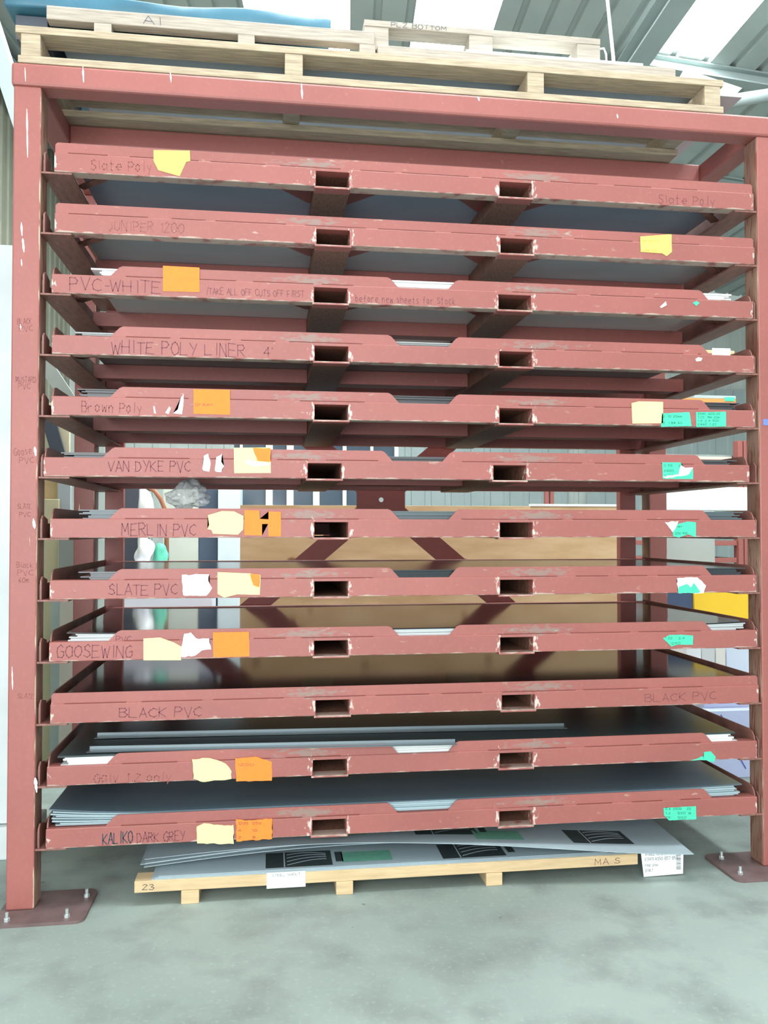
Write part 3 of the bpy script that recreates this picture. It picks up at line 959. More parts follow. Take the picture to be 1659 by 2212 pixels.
for kk, s in SH.items():
    zt = Z0+DZ*(12-kk)
    rr = random.Random(kk*5)
    n, t = s['n'], s['t']
    for i in range(n):
        jx0, jx1, jy = rr.uniform(0, 0.045), rr.uniform(-0.045, 0), rr.uniform(0.0, 0.012)
        if i == 0:
            jx0 = jx1 = 0.01
        if i == n-1:
            jx0 = jx1 = 0.0
            jy = 0.0
        gap = 0.0004*i

        def zf(x, y, i=i, kk=kk, n=n):
            # the whole pack follows the same gentle wave so that no sheet cuts another
            wv = 0.0010*math.sin(x*3.1+kk)*(i/n)
            c = 0.0
            if kk == 12:
                f = i/(n-1)
                c = 0.026*f*max(0, 1-(x-0.02)/0.45)**2*(1-0.25*y) + 0.018*f*max(0, (x-2.3)/0.5)**2*(0.4+0.6*y) + 0.003*f
            if kk == 9:
                f = i/(n-1)
                c = 0.006*f*max(0, 1-(x-0.02)/0.3)**2 + 0.008*f*max(0, (x-2.5)/0.3)**2*max(0, 1-y*1.2)
            return wv+c
        bm = sheet_mesh('metal_sheet', s['x0']+jx0, s['x1']+jx1, 0.013+jy, 1.005-rr.uniform(0, 0.02), t-0.0004, zf)
        m = top_m.get(kk, s['mat']) if i >= n-1 else s['mat']
        o = obj('metal_sheet', bm, m, smooth=False, loc=(shift[kk], 0, zt+0.0668+t*i+0.0002))
        if kk in top_m and i == n-1:
            tag(o, {12: 'blue-grey sheet with curled corners lying on top of the lowest tray', 9: 'glossy black sheet lying on top of the pale goosewing grey sheets', 11: 'dark green-grey sheet lying on top of the galvanised sheets'}[kk], 'metal sheet', 'sheets in the trays')
        else:
            tag(o, '%s metal sheet in the pack on the %s tray%s' % (s['name'], LB_ORD[kk], '' if kk in (1, 12) else ' from the top'), 'metal sheet', 'sheets in the %s tray' % LB_ORD[kk])

# white protective film patch seen under the white vinyl pack
# two long galvanised trims lying on the eleventh tray
z11 = Z0+DZ+0.0668+0.0068*6+0.003
for (pa, pb, lbl) in (((190, 1622), (985, 1606), 'pale galvanised trim lying nearest the front on the dark sheet'), ((207, 1592), (1222, 1571), 'longer thin galvanised trim lying further back on the dark sheet')):
    a, c = at(*pa, 'z', z11), at(*pb, 'z', z11)
    bm = bmesh.new()
    d = (c-a).normalized()
    s_ = Vector((-d.y, d.x, 0))
    bar(bm, a+Vector((0, 0, 0.0007)), c+Vector((0, 0, 0.0007)), 0.05, 0.0012)
    bar(bm, a+s_*0.0245+Vector((0, 0, 0.006)), c+s_*0.0245+Vector((0, 0, 0.006)), 0.0012, 0.011)
    tag(obj('metal_trim', bm, M['strip']), lbl, 'metal trim', 'trims on the eleventh tray')

# crumpled clear plastic bag on the merlin sheets
bag = D.materials.new('clear_crumpled_film')
bag.use_nodes = True
bb = bag.node_tree.nodes['Principled BSDF']
bb.inputs['Base Color'].default_value = (0.82, 0.86, 0.88, 1)
bb.inputs['Roughness'].default_value = 0.08
bb.inputs['Alpha'].default_value = 0.5
bb.inputs['Specular IOR Level'].default_value = 0.9
bm = bmesh.new()
bmesh.ops.create_icosphere(bm, subdivisions=4, radius=1)
rr = random.Random(3)
dirs = [(Vector((rr.gauss(0, 1), rr.gauss(0, 1), rr.gauss(0, 1))).normalized(), rr.uniform(3.5, 8), rr.uniform(0, 6)) for _ in range(14)]
for v in bm.verts:
    c = v.co.copy()
    d = sum(abs(math.sin(c.dot(dd)*f+ph)) for dd, f, ph in dirs)/14
    v.co = c*(0.55+1.5*(d-0.3))
    v.co.x *= 0.078*(1-0.45*max(0, v.co.z))
    v.co.y *= 0.09
    v.co.z *= 0.058
    v.co.x += 0.02*max(0, c.z)
pb = at(405, 1070, 'y', 0.35)
zs = Z0+DZ*5+0.0668+0.0043*9
zmin = min(v.co.z for v in bm.verts)
tag(obj('plastic_bag', bm, bag, loc=(pb.x, 0.35, zs-zmin+0.003)), 'crumpled clear plastic bag lying on the merlin grey sheets', 'plastic bag')

# ------------------------------------------------------------------ FLOOR PALLET with printed sheets
x0, x1 = at(290, 1916, 'y', 0.0).x, at(1378, 1860, 'y', 0.0).x
fp = thing('floor_pallet', 'low pale pine pallet on the floor under the rack, carrying film-wrapped sheets', 'pallet', (x0, 0.0, 0))
PW = x1-x0
zb0, zb1 = 0.05, 0.093
for yy in (0.0, 0.40, 0.80):
    obj('board', box(0, PW, yy, yy+0.085, zb0, zb1, bev=0.002), M['newwood'], fp)
for cx in (0.205, 0.79, 1.385, PW-0.06):
    if cx < PW-0.1:
        obj('bearer', box(cx-0.033, cx+0.033, -0.004, 0.88, 0.0, zb0-0.0005, bev=0.002), M['newwood'], fp)
writing('stencil', '23', (0.03, -0.0006, 0.06), (0.075, -0.0006, 0.06), 0.02, M['ink'], fp, lw=0.002)
a, c = at(1285, 1863, 'y', 0), at(1340, 1860, 'y', 0)
writing('stencil', 'MA S', (a.x-x0, -0.0006, 0.058), (c.x-x0, -0.0006, 0.058), 0.022, M['marker'], fp, lw=0.002)
bm = bmesh.new()
l0, l1 = at(576, 1900, 'y', -0.002), at(660, 1900, 'y', -0.002)
bx(bm, l0.x-x0, l1.x-x0, -0.004, -0.001, 0.04, 0.099)
o = obj('paper_label', bm, M['white'], fp)
o['label'] = 'white paper label'
writing('label_writing', 'STEEL SHEET', (l0.x-x0+0.02, -0.0045, 0.085), (l1.x-x0-0.02, -0.0045, 0.085), 0.008, M['ink'], o, lw=0.0012)
l0, l1 = at(1384, 1870, 'y', -0.006), at(1476, 1870, 'y', -0.006)
bm = bmesh.new()
prism(bm, [(l0.x-x0, 0.105), (l1.x-x0, 0.10), (l1.x-x0-0.003, 0.006), (l0.x-x0+0.012, -0.0+0.002)], 'y', -0.0085, -0.0065)
o = obj('shipping_label', bm, M['white'], fp)
o['label'] = 'large white printed label hanging off the board end'
for j, (s, fr, h) in enumerate((('STEEL COIL 2', 0.5, 0.010), ('E3411 H350 B57 B51', 0.75, 0.013), ('FRE 200', 0.3, 0.007), ('0187', 0.18, 0.011))):
    zz = 0.088-0.022*j
    writing('label_writing', s, (l0.x-x0+0.018, -0.0089, zz), (l0.x-x0+0.018+(l1.x-l0.x)*fr, -0.0089, zz-0.001), h, M['black'], o, lw=0.0013)
bm = bmesh.new()
for q in range(18):
    bx(bm, l1.x-x0-0.032, l1.x-x0-0.012, -0.0092, -0.0087, 0.025+q*0.0035, 0.025+q*0.0035+random.choice((0.001, 0.002)))
obj('barcode', bm, M['black'], o)

# wrapped sheets on the pallet: the lower ones flat, the upper two bowed up in the middle
def logo(par, x, y, zf, w_, h_, mat, sw=0.0):
    bm = bmesh.new()
    prev = None
    n_ = 6
    for i in range(n_+1):
        fx = x+w_*i/n_
        a = bm.verts.new((fx+sw*0, y, zf(fx, y)+0.0006))
        c = bm.verts.new((fx+sw, y+h_, zf(fx, y+h_)+0.0006))
        if prev:
            bm.faces.new((prev[0], a, c, prev[1]))
        prev = (a, c)
    return obj('printed_logo', bm, mat, par)


def leaf(par, x, y, zf, w_, h_):
    """curved white strokes inside the black logo"""
    bm = bmesh.new()
    for q in range(4):
        pts = []
        for i in range(9):
            f = i/8
            px = x+w_*(0.32+0.6*f)
            py = y+h_*(0.1+0.16*q+0.5*math.sin(f*1.8+q*0.25)*0.6)
            pts.append((px, min(py, y+h_*0.96)))
        for (ax, ay), (cx, cy) in zip(pts, pts[1:]):
            vs = [bm.verts.new((ax, ay, zf(ax, ay)+0.0011)), bm.verts.new((cx, cy, zf(cx, cy)+0.0011)), bm.verts.new((cx, cy+0.008, zf(cx, cy+0.008)+0.0011)), bm.verts.new((ax, ay+0.008, zf(ax, ay+0.008)+0.0011))]
            bm.faces.new(vs)
    vs = [bm.verts.new((x+w_*0.27, y+0.001, zf(x+w_*0.27, y)+0.0011)), bm.verts.new((x+w_*0.29, y+0.001, zf(x+w_*0.29, y)+0.0011)), bm.verts.new((x+w_*0.29, y+h_, zf(x+w_*0.29, y+h_)+0.0011)), bm.verts.new((x+w_*0.27, y+h_, zf(x+w_*0.27, y+h_)+0.0011))]
    bm.faces.new(vs)
    obj('logo_leaf', bm, M['film'], par)


def printed(par, x0_, x1_, y0_, y1_, zf, rows):
    for (fx, fy) in rows:
        logo(par, fx, fy, zf, 0.26, 0.15, M['black'])
        leaf(par, fx, fy, zf, 0.26, 0.15)
        if fx-0.42 > x0_+0.02:
            logo(par, fx-0.40, fy+0.02, zf, 0.20, 0.10, M['greenprint'])
        if fx+0.45 < x1_-0.1:
            logo(par, fx+0.275, fy+0.03, zf, 0.03, 0.10, M['black'])


def fsheet(x0_, x1_, y0_, y1_, zf, mat, label, rz=0.0, grp='film-covered sheets on the floor pallet'):
    o = obj('wrapped_sheet', sheet_mesh('wrapped_sheet', x0_, x1_, y0_, y1_, 0.0022, zf, 40, 6), mat)
    return tag(o, label, 'metal sheet', grp)


zfl = zb1+0.0006
for i in range(3):
    zf = (lambda i: lambda x, y: zfl+i*0.0028)(i)
    o = fsheet(0.375+0.012*i, 2.30-0.06*i, 0.004+0.006*i, 0.93, zf, M['film'], ['flat film-covered sheet lying directly on the pallet boards', 'flat film-covered sheet in the middle of the low pack on the floor pallet', 'printed flat film-covered sheet on top of the low pack'][i])
    if i == 2:
        printed(o, 0.39, 2.3, 0.02, 0.93, lambda x, y: zfl+0.0028*2+0.0022, [(0.42, 0.25), (0.80, 0.035), (1.50, 0.035)])
for i in range(4):
    xa, xb = [(0.335, 2.30), (0.32, 2.27), (0.34, 2.32), (0.33, 2.50)][i]
    ya = [0.09, 0.10, 0.085, -0.02][i]

    def zf(x, y, i=i):
        ff = min(1, max(0, (x-0.33)/2.1))
        return zfl+0.0085+i*0.0034+(0.050+0.003*i)*math.sin(math.pi*(ff**0.8))**1.3*(1-0.2*y)+(0.006+0.004*i)*(1-ff)
    if i < 3:
        o = fsheet(xa, xb, ya, 0.93, zf, M['film'], ['lowest bowed film-covered sheet over the flat pack', 'second bowed film-covered sheet over the flat pack', 'third bowed film-covered sheet over the flat pack'][i])
    else:
        # turned slightly: its right front corner juts forward
        bmt = sheet_mesh('wrapped_sheet', xa, xb, 0.0, 0.88, 0.0022, lambda x, y: 0, 40, 6)
        for v in bmt.verts:
            top = v.co.z > 0.001
            v.co.y += 0.11-0.095*(v.co.x-xa)/1.0 if v.co.x < xa+1.0 else 0.015-0.10*(v.co.x-xa-1.0)/1.17
            v.co.x += 0.04*v.co.y
            v.co.z = zf(v.co.x, v.co.y)+(0.0022 if top else 0)
        o = tag(obj('wrapped_sheet', bmt, M['film']), 'topmost bowed printed sheet whose right corner juts out over the floor', 'metal sheet', 'film-covered sheets on the floor pallet')
        zt2 = lambda x, y: zf(x, y)+0.0022
        printed(o, xa, xb, 0, 0.95, zt2, [(1.40, 0.10), (2.04, 0.03), (2.10, 0.50)])

# ------------------------------------------------------------------ PALLETS ON TOP OF THE RACK
ztop = ZT+0.0865
def long_pallet():
    t = thing('long_pallet', 'long weathered timber pallet resting on the top beam of the rack', 'pallet', (-0.13, -0.004, ztop))
    L = 2.83
    for y, yd in ((0.0, 0.10), (0.40, 0.16)):
        obj('bottom_board', box(0, L, y, y+yd, 0, 0.028, bev=0.002), M['wood'], t)
    for y in (0.0, 0.235, YM-0.03):
        obj('top_board', box(-0.01, L, y, y+0.11, 0.113, 0.141, bev=0.002), M['wood'], t)
    for cx in (0.045, 1.03, 2.012, 2.782):
        obj('stringer', box(cx-0.035, cx+0.035, 0.002, 0.565, 0.0285, 0.1125, bev=0.002), M['wood'], t)
    return t


lp = long_pallet()
zp = ztop+0.1412
# grey sheets lying on the long pallet
o = tag(obj('panel_sheet', box(0.0, 2.86, 0.12, 0.95, zp+0.0005, zp+0.0035), new_mat('pale_grey_panel', (158, 172, 174), 0.4, 0, 0.06, 3)), 'pale grey sheet lying on the long pallet, its corner jutting out right', 'metal sheet')
# long timber bearer planks on the pallet
a, c = at(103, 25, 'y', 0.05), at(800, 85, 'y', 0.05)
t = thing('raised_pallet', 'short timber pallet under a blue tarpaulin, top left of the rack', 'pallet', (a.x, 0.03, 0))
obj('front_plank', box(0, 1.26, 0, 0.05, zp+0.052, zp+0.105, bev=0.003), M['palewood'], t)
obj('back_plank', box(0, 1.26, 0.5, 0.55, zp+0.052, zp+0.105, bev=0.003), M['palewood'], t)
for cx in (0.175, 0.72, 1.2):
    obj('block', box(cx, cx+0.065, 0.0, 0.55, zp+0.0042, zp+0.0518, bev=0.002), M['palewood'], t)
writing('stencil', 'AI', (0.36, -0.0006, zp+0.062), (0.43, -0.0006, zp+0.062), 0.03, M['darkgrey'], t, lw=0.0025)
# blue tarp wrapped pack on it
bm = bmesh.new()
bx(bm, -0.20, 1.05, 0.02, 0.9, zp+0.106, zp+0.165, bev=0.008)
bmesh.ops.subdivide_edges(bm, edges=[e for e in bm.edges if e.calc_length() > 0.1], cuts=14, use_grid_fill=True)
for v in bm.verts:
    v.co.y += 0.006*math.sin(v.co.x*14+v.co.z*40)
    if v.co.z > zp+0.14:
        v.co.z += 0.006*math.sin(v.co.x*11+v.co.y*9)
tag(obj('tarp_bundle', bm, M['tarp'], smooth=True, loc=(0.0, 0.03, 0)), 'pack wrapped in a blue tarpaulin at the top left above the rack', 'bundle')
# darker grey box behind at the top left
tag(obj('grey_crate', box(-0.17, -0.05, 0.10, 0.7, zp+0.004, zp+0.10, bev=0.003), M['darkgrey']), 'dark grey block beside the tarpaulin pack at top left', 'box')

a, c = at(830, 103, 'y', 0.05), at(1452, 152, 'y', 0.05)
t = thing('timber_bearer', 'long pale timber bearer lying on the right half of the long pallet', 'timber', (1.235, 0.02, zp+0.0005))
obj('plank', box(0, 2.50-1.235, 0, 0.085, 0.003, 0.048, bev=0.003), M['palewood'], t)
obj('plank', box(0, 2.50-1.235, 0.095, 0.115, 0.003, 0.05, bev=0.003), M['palewood'], t)
t2 = tag(obj('timber_bearer', box(1.235, 2.45, 0.55, 0.62, zp+0.004, zp+0.05, bev=0.003), M['palewood']), 'pale timber bearer lying at the back of the long pallet', 'timber')
z2 = zp+0.0515
tag(obj('laminate_board', box(1.60, 2.36, 0.03, 0.70, z2, z2+0.012, bev=0.001), new_mat('white_laminate', (240, 246, 246), 0.4)), 'bright white board sticking out over the timber bearer', 'board')
z3 = z2+0.0125
t = thing('small_pallet', 'small grey timber pallet stacked highest, above the white board', 'pallet', (1.185, 0.06, z2))
obj('top_board', box(0, 1.0, 0, 0.09, 0.095, 0.12, bev=0.002), M['palewood'], t)
obj('top_board', box(0, 1.0, 0.25, 0.34, 0.095, 0.12, bev=0.002), M['palewood'], t)
obj('top_board', box(0, 1.0, 0.50, 0.59, 0.095, 0.12, bev=0.002), M['palewood'], t)
for cx, zz in ((0.0, 0.0), (0.435, 0.0128), (0.90, 0.0128)):
    obj('block', box(cx, cx+0.10, 0.003, 0.59, zz, 0.0948, bev=0.002), M['palewood'], t)
writing('stencil', 'PLZ BOTTOM', (0.11, -0.0006, 0.099), (0.34, -0.0006, 0.099), 0.018, M['darkgrey'], t, lw=0.0022)
# hook of white cable at the end of the small pallet
bm = bmesh.new()
hx, hz = 2.192, z3+0.07
tube(bm, [(hx-0.01, 0.07, hz), (hx+0.012, 0.07, hz+0.004), (hx+0.022, 0.07, hz-0.02), (hx+0.025, 0.07, hz-0.068)], 0.004, 8)
tag(obj('cable_loop', bm, M['white'], smooth=True), 'white cable loop hanging at the right end of the small pallet', 'cable')
# clear film corner behind the pallet end
filmm = D.materials.new('clear_film')
filmm.use_nodes = True
fb = filmm.node_tree.nodes['Principled BSDF']
fb.inputs['Base Color'].default_value = (0.55, 0.6, 0.62, 1)
fb.inputs['Alpha'].default_value = 0.4
fb.inputs['Roughness'].default_value = 0.2
p_ = [at(1478, 148, 'y', 0.32), at(1603, 190, 'y', 0.30), at(1560, 236, 'y', 0.28), at(1450, 200, 'y', 0.30)]
bm = bmesh.new()
v0 = [bm.verts.new(q) for q in p_]
v1 = [bm.verts.new(q+Vector((0, 0.002, 0))) for q in p_]
bm.faces.new(v0)
bm.faces.new(v1[::-1])
for i in range(4):
    bm.faces.new((v0[i], v0[(i+1) % 4], v1[(i+1) % 4], v1[i]))
tag(obj('film_sheet', bm, filmm), 'clear plastic film corner curling up at the right end of the long pallet', 'plastic film')
# suspended white rod and round duct near the roof
bm = bmesh.new()
a, c = roofp(-0.72, -0.5, 0), at(1325, 125, 'y', 2.2)
a = at(1306, -60, 'y', 2.2)
tube(bm, [a, c, at(1334, 240, 'y', 2.2)], 0.012, 8)
tag(obj('hanging_rod', bm, M['white']), 'thin white rod hanging from the roof behind the pallets', 'rod')
bm = bmesh.new()
a, c = at(1430, 242, 'y', 2.3), at(1760, 190, 'y', 2.3)
tube(bm, [a, a.lerp(c, .5), c], 0.045, 16)
tag(obj('round_duct', bm, M['grey_steel'], smooth=True), 'pale grey round pipe under the roof at the upper right', 'pipe')
bm = bmesh.new()
for dv in (0, 16):
    tube(bm, [at(1400, 338+dv, 'y', 6.0), at(1700, 352+dv, 'y', 6.0)], 0.03, 10)
tag(obj('light_batten', bm, M['white'], smooth=True), 'pale double conduit under the far roof, seen under the top beam', 'pipe')
# steel beam crossing at top left
bm = bmesh.new()
bar(bm, at(-60, -70, 'y', 2.0), at(75, 345, 'y', 2.0), 0.10, 0.16, (0, 1, 0))
tag(obj('trim_6', bm, M['grey_steel']), kind='structure')

# ------------------------------------------------------------------ BEHIND THE RACK
def bgbox(name, u0, v0, u1, v1, y, dep, mat, label=None, cat=None, group=None, floor_=False, bev=0.004, parent=None):
    a, c = at(u0, v0, 'y', y), at(u1, v1, 'y', y)
    um = at((u0+u1)/2, v0, 'y', y)
    zt_ = um.z
    zb_ = 0.001 if floor_ else at((u0+u1)/2, v1, 'y', y).z
    o = obj(name, box(min(a.x, c.x), max(a.x, c.x), y, y+dep, zb_, zt_, bev=bev), mat, parent)
    if label:
        tag(o, label, cat, group)
    return o


ply = D.materials.new('knotty_plywood')
ply.use_nodes = True
k = NB(ply)
b = ply.node_tree.nodes['Principled BSDF']
tc = k.n('ShaderNodeTexCoord')
mp = k.n('ShaderNodeMapping')
mp.inputs['Scale'].default_value = (1, 1, 4)
k.l(tc.outputs['Object'], mp.inputs[0])
g = k.noise(mp.outputs[0], 3.5, 6)
col = k.mix(k.math('MULTIPLY', k.math('SUBTRACT', g, 0.35, True), 2.6, True), srgb(206, 170, 126), srgb(230, 200, 158))
vo = k.n('ShaderNodeTexVoronoi')
vo.inputs['Scale'].default_value = 3.3
vo.inputs['Randomness'].default_value = 1.0
mp3 = k.n('ShaderNodeMapping')
mp3.inputs['Scale'].default_value = (1, 1, 1.5)
k.l(tc.outputs['Object'], mp3.inputs[0])
k.l(mp3.outputs[0], vo.inputs['Vector'])
f = k.math('MULTIPLY', k.math('SUBTRACT', 0.13, vo.outputs['Distance'], True), 18, True)
col = k.mix(f, col, srgb(150, 104, 72))
k.l(col, b.inputs['Base Color'])
b.inputs['Roughness'].default_value = 0.6
bm = bmesh.new()
YP = 2.15
pa, pc = at(519, 1091, 'y', YP), at(1345, 1089, 'y', YP)
tag(obj('plywood_panel', box(pa.x, pc.x, YP, YP+0.02, 0.35, pa.z, bev=0.001), ply), 'knotty plywood panel standing behind the crossed rear braces', 'board')
zpl = pa.z
tag(obj('white_strip', box(at(1145, 1090, 'y', YP).x, pc.x-0.01, YP-0.005, YP+0.025, zpl+0.0002, zpl+0.016), M['white']), 'thin white strip along the top right of the plywood panel', 'strip')
# trestle the panels stand on
for x, l in ((pa.x+0.1, 'left'), ((pa.x+pc.x)/2, 'middle'), (pc.x-0.2, 'right')):
    tag(obj('timber_block', box(x, x+0.09, YP-0.04, YP+0.15, 0, 0.3495, bev=0.003), M['wood']), '%s timber block under the knotty plywood panel' % l, 'timber', 'blocks under the plywood')

bgc = lambda n, c, r=0.5: new_mat(n, c, r, 0, 0.06, 3)
bgbox('dark_cabinet', 258, 1050, 301, 1300, 3.0, 0.5, bgc('charcoal_cabinet', (70, 72, 84)), 'dark charcoal cabinet seen at the left between the trays', 'cabinet', floor_=True)
# lumpy white wrapped bundle
def lumpy(name, u, v, y, rx, ry, rz, mat, label, cat, seed):
    bm = bmesh.new()
    bmesh.ops.create_icosphere(bm, subdivisions=4, radius=1)
    q = random.Random(seed)
    ds = [(Vector((q.gauss(0, 1), q.gauss(0, 1), q.gauss(0, 1))).normalized(), q.uniform(3, 7), q.uniform(0, 6)) for _ in range(7)]
    for vv in bm.verts:
        c = vv.co.copy()
        s = 1+0.14*sum(math.sin(c.dot(d)*f+p) for d, f, p in ds)/1.6
        vv.co = Vector((c.x*rx*s, c.y*ry*s, c.z*rz*s))
    a = at(u, v, 'y', y)
    return tag(obj(name, bm, mat, smooth=True, loc=(a.x, y, a.z)), label, cat)


wchest_top = at(360, 1232, 'y', 2.6).z
wch = tag(obj('white_chest', box(at(262, 1232, 'y', 2.6).x, at(460, 1232, 'y', 2.6).x, 2.6, 3.1-0.15, 0.001, wchest_top, bev=0.01), bgc('white_enamel', (226, 226, 240), 0.4)), 'white chest standing behind the rack, reflected in the dark sheets', 'chest')
lumpy('wrapped_bundle', 312, 1190, 2.78, 0.055, 0.10, 0.10, M['white'], 'lumpy white wrapped bundle lying on the white chest', 'bundle', 4)
lumpy('wrapped_bundle', 312, 1095, 2.78, 0.050, 0.10, 0.17, M['white'], 'upper lumpy white bundle beside the dark cabinet', 'bundle', 9)
lumpy('green_bag', 348, 1200, 2.85, 0.05, 0.06, 0.08, bgc('green_plastic', (96, 190, 160), 0.35), 'small green plastic bag beside the white bundle', 'bag', 12)
bm = bmesh.new()
pts = [at(u, v, 'y', 2.90) for u, v in ((318, 1052), (334, 1060), (347, 1078), (356, 1100), (360, 1130), (360, 1236))]
tube(bm, pts, 0.016, 10)
tag(obj('brown_hose', bm, bgc('brown_rubber', (150, 92, 62)), smooth=True), 'curved brown hose in front of the cream cabinet', 'hose')
bgbox('cream_cabinet', 352, 1040, 428, 1300, 3.3, 0.5, bgc('cream_enamel', (206, 212, 198)), 'cream cabinet seen behind the plastic bag', 'cabinet', floor_=True)
bgbox('navy_locker', 430, 1045, 470, 1300, 3.3, 0.5, bgc('navy_enamel', (74, 88, 106)), 'dark navy locker between the cream cabinet and the pale fridge', 'locker', floor_=True)
bgbox('pale_fridge', 471, 1040, 518, 1300, 3.2, 0.5, bgc('pale_blue_enamel', (214, 228, 234)), 'pale blue-white upright cabinet left of the plywood', 'cabinet', floor_=True)
# glazed partition behind
fr = thing('glazed_partition', 'white framed glazed partition above the plywood panel', 'partition', (0, 5.0, 0))
gl = bgc('dark_glazing', (66, 80, 92), 0.15)
pw, pe_ = at(505, 1060, 'y', 5.0).x, at(860, 1060, 'y', 5.0).x
obj('glass_panel', box(pw, pe_, 0.02, 0.03, 0.9, 2.3), gl, fr)
for u0, u1 in ((518, 524), (574, 589), (619, 634), (676, 690), (740, 748), (800, 806), (852, 860)):
    obj('mullion', box(at(u0, 1060, 'y', 5).x, at(u1, 1060, 'y', 5).x, -0.02, 0.05, 0.0, 2.3, bev=0.002), bgc('partition_white', (214, 224, 226)) if u0 == 518 else D.materials['partition_white'], fr)
obj('partition_rail', box(pw, pe_, -0.015, 0.045, 2.3, 2.38), D.materials['partition_white'], fr)
obj('partition_base', box(pw, pe_, -0.01, 0.04, 0.0, 0.9), D.materials['partition_white'], fr)
# two red steel uprights in front of the roller door
for u0, u1, l in ((1178, 1187, 'left one of the twin red steel uprights in front of the grey roller door'), (1189, 1198, 'right one of the twin red steel uprights in front of the grey roller door')):
    bgbox('steel_upright', u0, 1040, u1, 1300, 5.5, 0.06, M['paint'], l, 'post', 'twin red uprights', floor_=True)

# neighbouring rack at the right with shelves of offcuts
nr = thing('offcut_rack', 'red steel rack with shelves of offcuts, seen past the right-hand posts', 'rack', (0, 0, 0))
YN = 2.3
for u0, u1 in ((1594, 1604), (1606, 1618), (1404, 1436)):
    a, c = at(u0, 900, 'y', YN), at(u1, 900, 'y', YN)
    obj('rack_post', box(a.x, c.x, YN, YN+0.07, 0.0, 2.05, bev=0.003), M['paint'], nr)
shz = []
for v in (762, 868, 992, 1168, 1205):
    a, c = at(1438, v, 'y', YN+0.02), at(1592, v, 'y', YN+0.02)
    z_ = at(1520, v, 'y', YN+0.02).z
    shz.append(z_)
    obj('shelf_arm', box(a.x-0.02, c.x, YN+0.02, YN+0.6, z_-0.035, z_-0.001, bev=0.002), M['paint'], nr)


def onshelf(i, u0, u1, h, mat, name, label, cat, dy=0.0, dep=0.35, lift=0.0):
    y = YN+0.05+dy
    a, c = at(u0, 900, 'y', y), at(u1, 900, 'y', y)
    z = shz[i]+lift
    return tag(obj(name, box(a.x, c.x, y, y+dep, z, z+h, bev=0.002), mat), label, cat)


onshelf(0, 1524, 1588, 0.028, M['newwood'], 'timber_offcut', 'yellowish timber offcut on the highest shelf of the offcut rack', 'timber')
onshelf(0, 1508, 1560, 0.03, M['wood'], 'timber_offcut', 'short brown timber offcut behind the yellowish one', 'timber', dy=0.4, dep=0.15)
onshelf(1, 1470, 1590, 0.03, bgc('orange_board', (214, 150, 84)), 'orange_plank', 'orange-brown plank on the shelf above the white plank', 'timber')
onshelf(1, 1500, 1590, 0.022, bgc('grey_plank', (176, 190, 190)), 'grey_plank', 'grey plank lying on the orange-brown plank', 'board', lift=0.0305)
onshelf(1, 1566, 1587, 0.03, M['green'], 'green_card', 'green card stuck at the front of the grey plank', 'card', dy=-0.004, dep=0.003, lift=0.012)
onshelf(2, 1437, 1580, 0.022, bgc('off_white_plank', (206, 204, 190)), 'white_plank', 'off-white plank below the green-carded grey plank', 'board')
onshelf(2, 1437, 1590, 0.018, bgc('grey_green_board', (140, 152, 148)), 'grey_board', 'grey-green board on the off-white plank', 'board', lift=0.0225, dy=0.05)
tag(obj('white_card', box(at(1540, 760, 'y', 1.6).x, at(1578, 760, 'y', 1.6).x, 1.6, 1.61, at(1550, 768, 'y', 1.6).z, at(1550, 752, 'y', 1.6).z), M['white'], nr), None)
D.objects['white_card'].name = 'shelf_card'
bgbox('bright_board', 1437, 1052, 1618, 1103, 1.9, 0.03, bgc('bright_white_panel', (250, 252, 252), 0.5), 'bright white panel behind the right end of the rack', 'panel', bev=0.008)
bgbox('grey_board', 1440, 1104, 1545, 1215, 1.9, 0.03, bgc('satin_grey_panel', (178, 184, 180), 0.3), 'satin grey panel under the bright white panel', 'panel', floor_=True)
bgbox('blue_drum', 1437, 1275, 1500, 1345, 1.72, 0.1, bgc('dark_blue_steel', (64, 80, 110), 0.4), 'dark blue steel box left of the yellow panel', 'box', floor_=True)
bgbox('yellow_panel', 1500, 1262, 1620, 1350, 1.7, 0.05, bgc('yellow_enamel', (240, 196, 44), 0.45), 'bright yellow panel behind the right-hand post', 'panel', floor_=True)
for i, (u0, u1, v0, v1, c, l) in enumerate(((1482, 1515, 1395, 1440, (232, 234, 236), 'white carton left of the small grey carton'), (1516, 1545, 1395, 1450, (206, 208, 208), 'small grey carton between two white ones'),
                                            (1546, 1568, 1398, 1455, (222, 218, 210), 'narrow cream carton beside the blue-grey one'), (1569, 1622, 1395, 1475, (206, 216, 230), 'pale blue-grey carton nearest the right post'))):
    bgbox('carton', u0, v0, u1, v1, 1.42+0.012*i, 0.2, bgc('carton_board', c), l, 'box', 'cartons behind the right end', floor_=True)
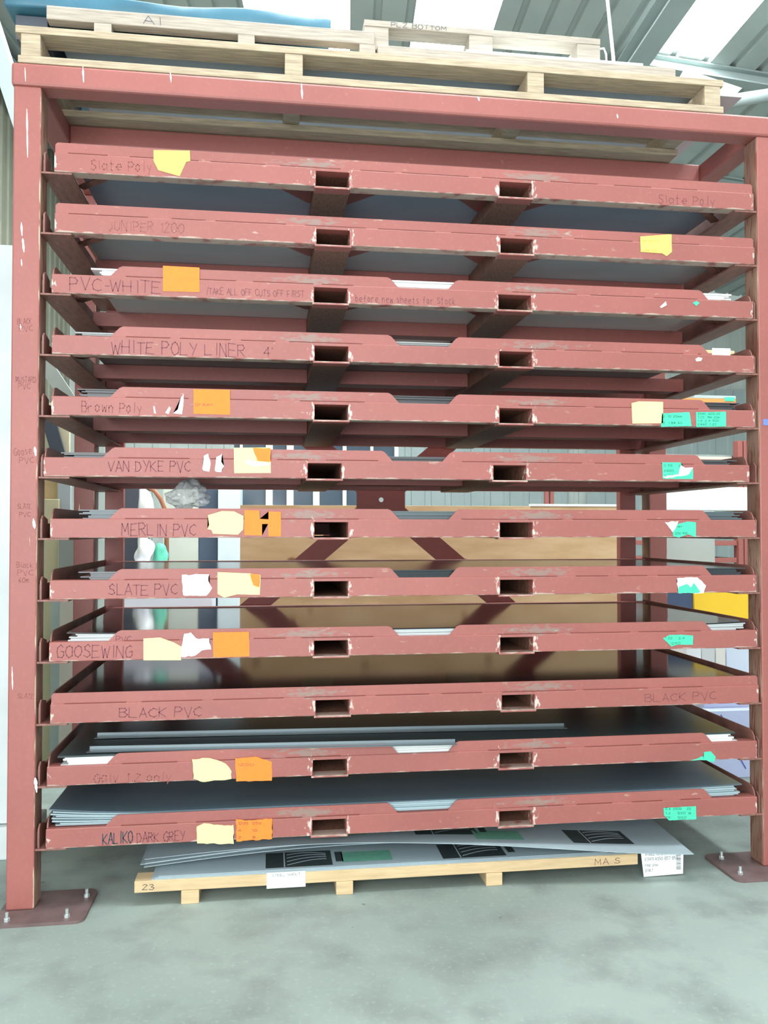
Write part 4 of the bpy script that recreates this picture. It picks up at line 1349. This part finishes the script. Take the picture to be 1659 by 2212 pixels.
# pale violet-blue wrapped pack leaning at the lower right
bm = bmesh.new()
a, c = at(1500, 1800, 'z', 0.0), at(1625, 1835, 'z', 0.0)
xx = at(1535, 1775, 'y', 1.25).x
prism(bm, [(xx-0.03, 0.0015), (xx+0.42, 0.0015), (xx+0.42, 0.38), (xx-0.03, 0.38)], 'y', 1.22, 1.30)
prism(bm, [(xx+0.0, 0.0015), (xx+0.5, 0.0015), (xx+0.5, 0.45), (xx+0.0, 0.45)], 'y', 1.31, 1.36)
tag(obj('wrapped_pack', bm, bgc('violet_white_wrap', (176, 184, 214), 0.35)), 'pale violet-blue wrapped pack standing on the floor at the lower right', 'pack')
bm = bmesh.new()
for q in range(5):
    bar(bm, (xx+0.05+0.03*q, 1.218, 0.36-0.065*q), (xx+0.08+0.03*q, 1.218, 0.31-0.065*q), 0.006, 0.002, (0, 1, 0))
tag(obj('blue_strap', bm, bgc('blue_strap', (70, 84, 170))), 'dark blue band marks on the pale wrapped pack', 'strap')

# left of the rack: things seen between the left post and the trays
YS = 1.9
def leaner(name, pts, y, wd, th, mat, label, cat):
    bm = bmesh.new()
    ps = [at(u, v, 'y', y) for u, v in pts]
    bar(bm, ps[0], ps[1], wd, th, (0, 1, 0))
    return tag(obj(name, bm, mat), label, cat)


leaner('steel_channel', ((60, 730), (156, 874)), 1.91, 0.08, 0.03, bgc('grey_channel', (150, 156, 150)), 'grey steel channel leaning in the gap beside the left post', 'channel')
leaner('dark_post', ((98, 880), (142, 1034)), 1.85, 0.075, 0.03, bgc('slate_post', (66, 72, 84)), 'dark slate leaning post beside the left post', 'post')
for j, (u0, u1, v0, v1, c, l) in enumerate(((88, 150, 870, 990, (214, 208, 176), 'cream board behind the dark leaning post'), (96, 124, 1030, 1075, (206, 176, 128), 'tan timber end in the left gap'),
                                            (124, 152, 1035, 1110, (172, 182, 186), 'grey-blue board end beside the tan timber'), (92, 126, 1078, 1240, (204, 196, 160), 'pale timber stack end below the tan one'),
                                            (127, 160, 1150, 1240, (150, 158, 152), 'grey board end in the left gap near the slate tray'), (110, 128, 1290, 1440, (176, 190, 188), 'pale grey box side low in the left gap'),
                                            (129, 158, 1285, 1440, (204, 202, 190), 'off-white box side low in the left gap'))):
    bgbox('board_end', u0, v0, u1, v1, YS-0.03*j, 0.025, bgc('offcut_%s' % ('abcdefg'[j]), c), l, 'board', 'boards standing left of the rack', floor_=True)
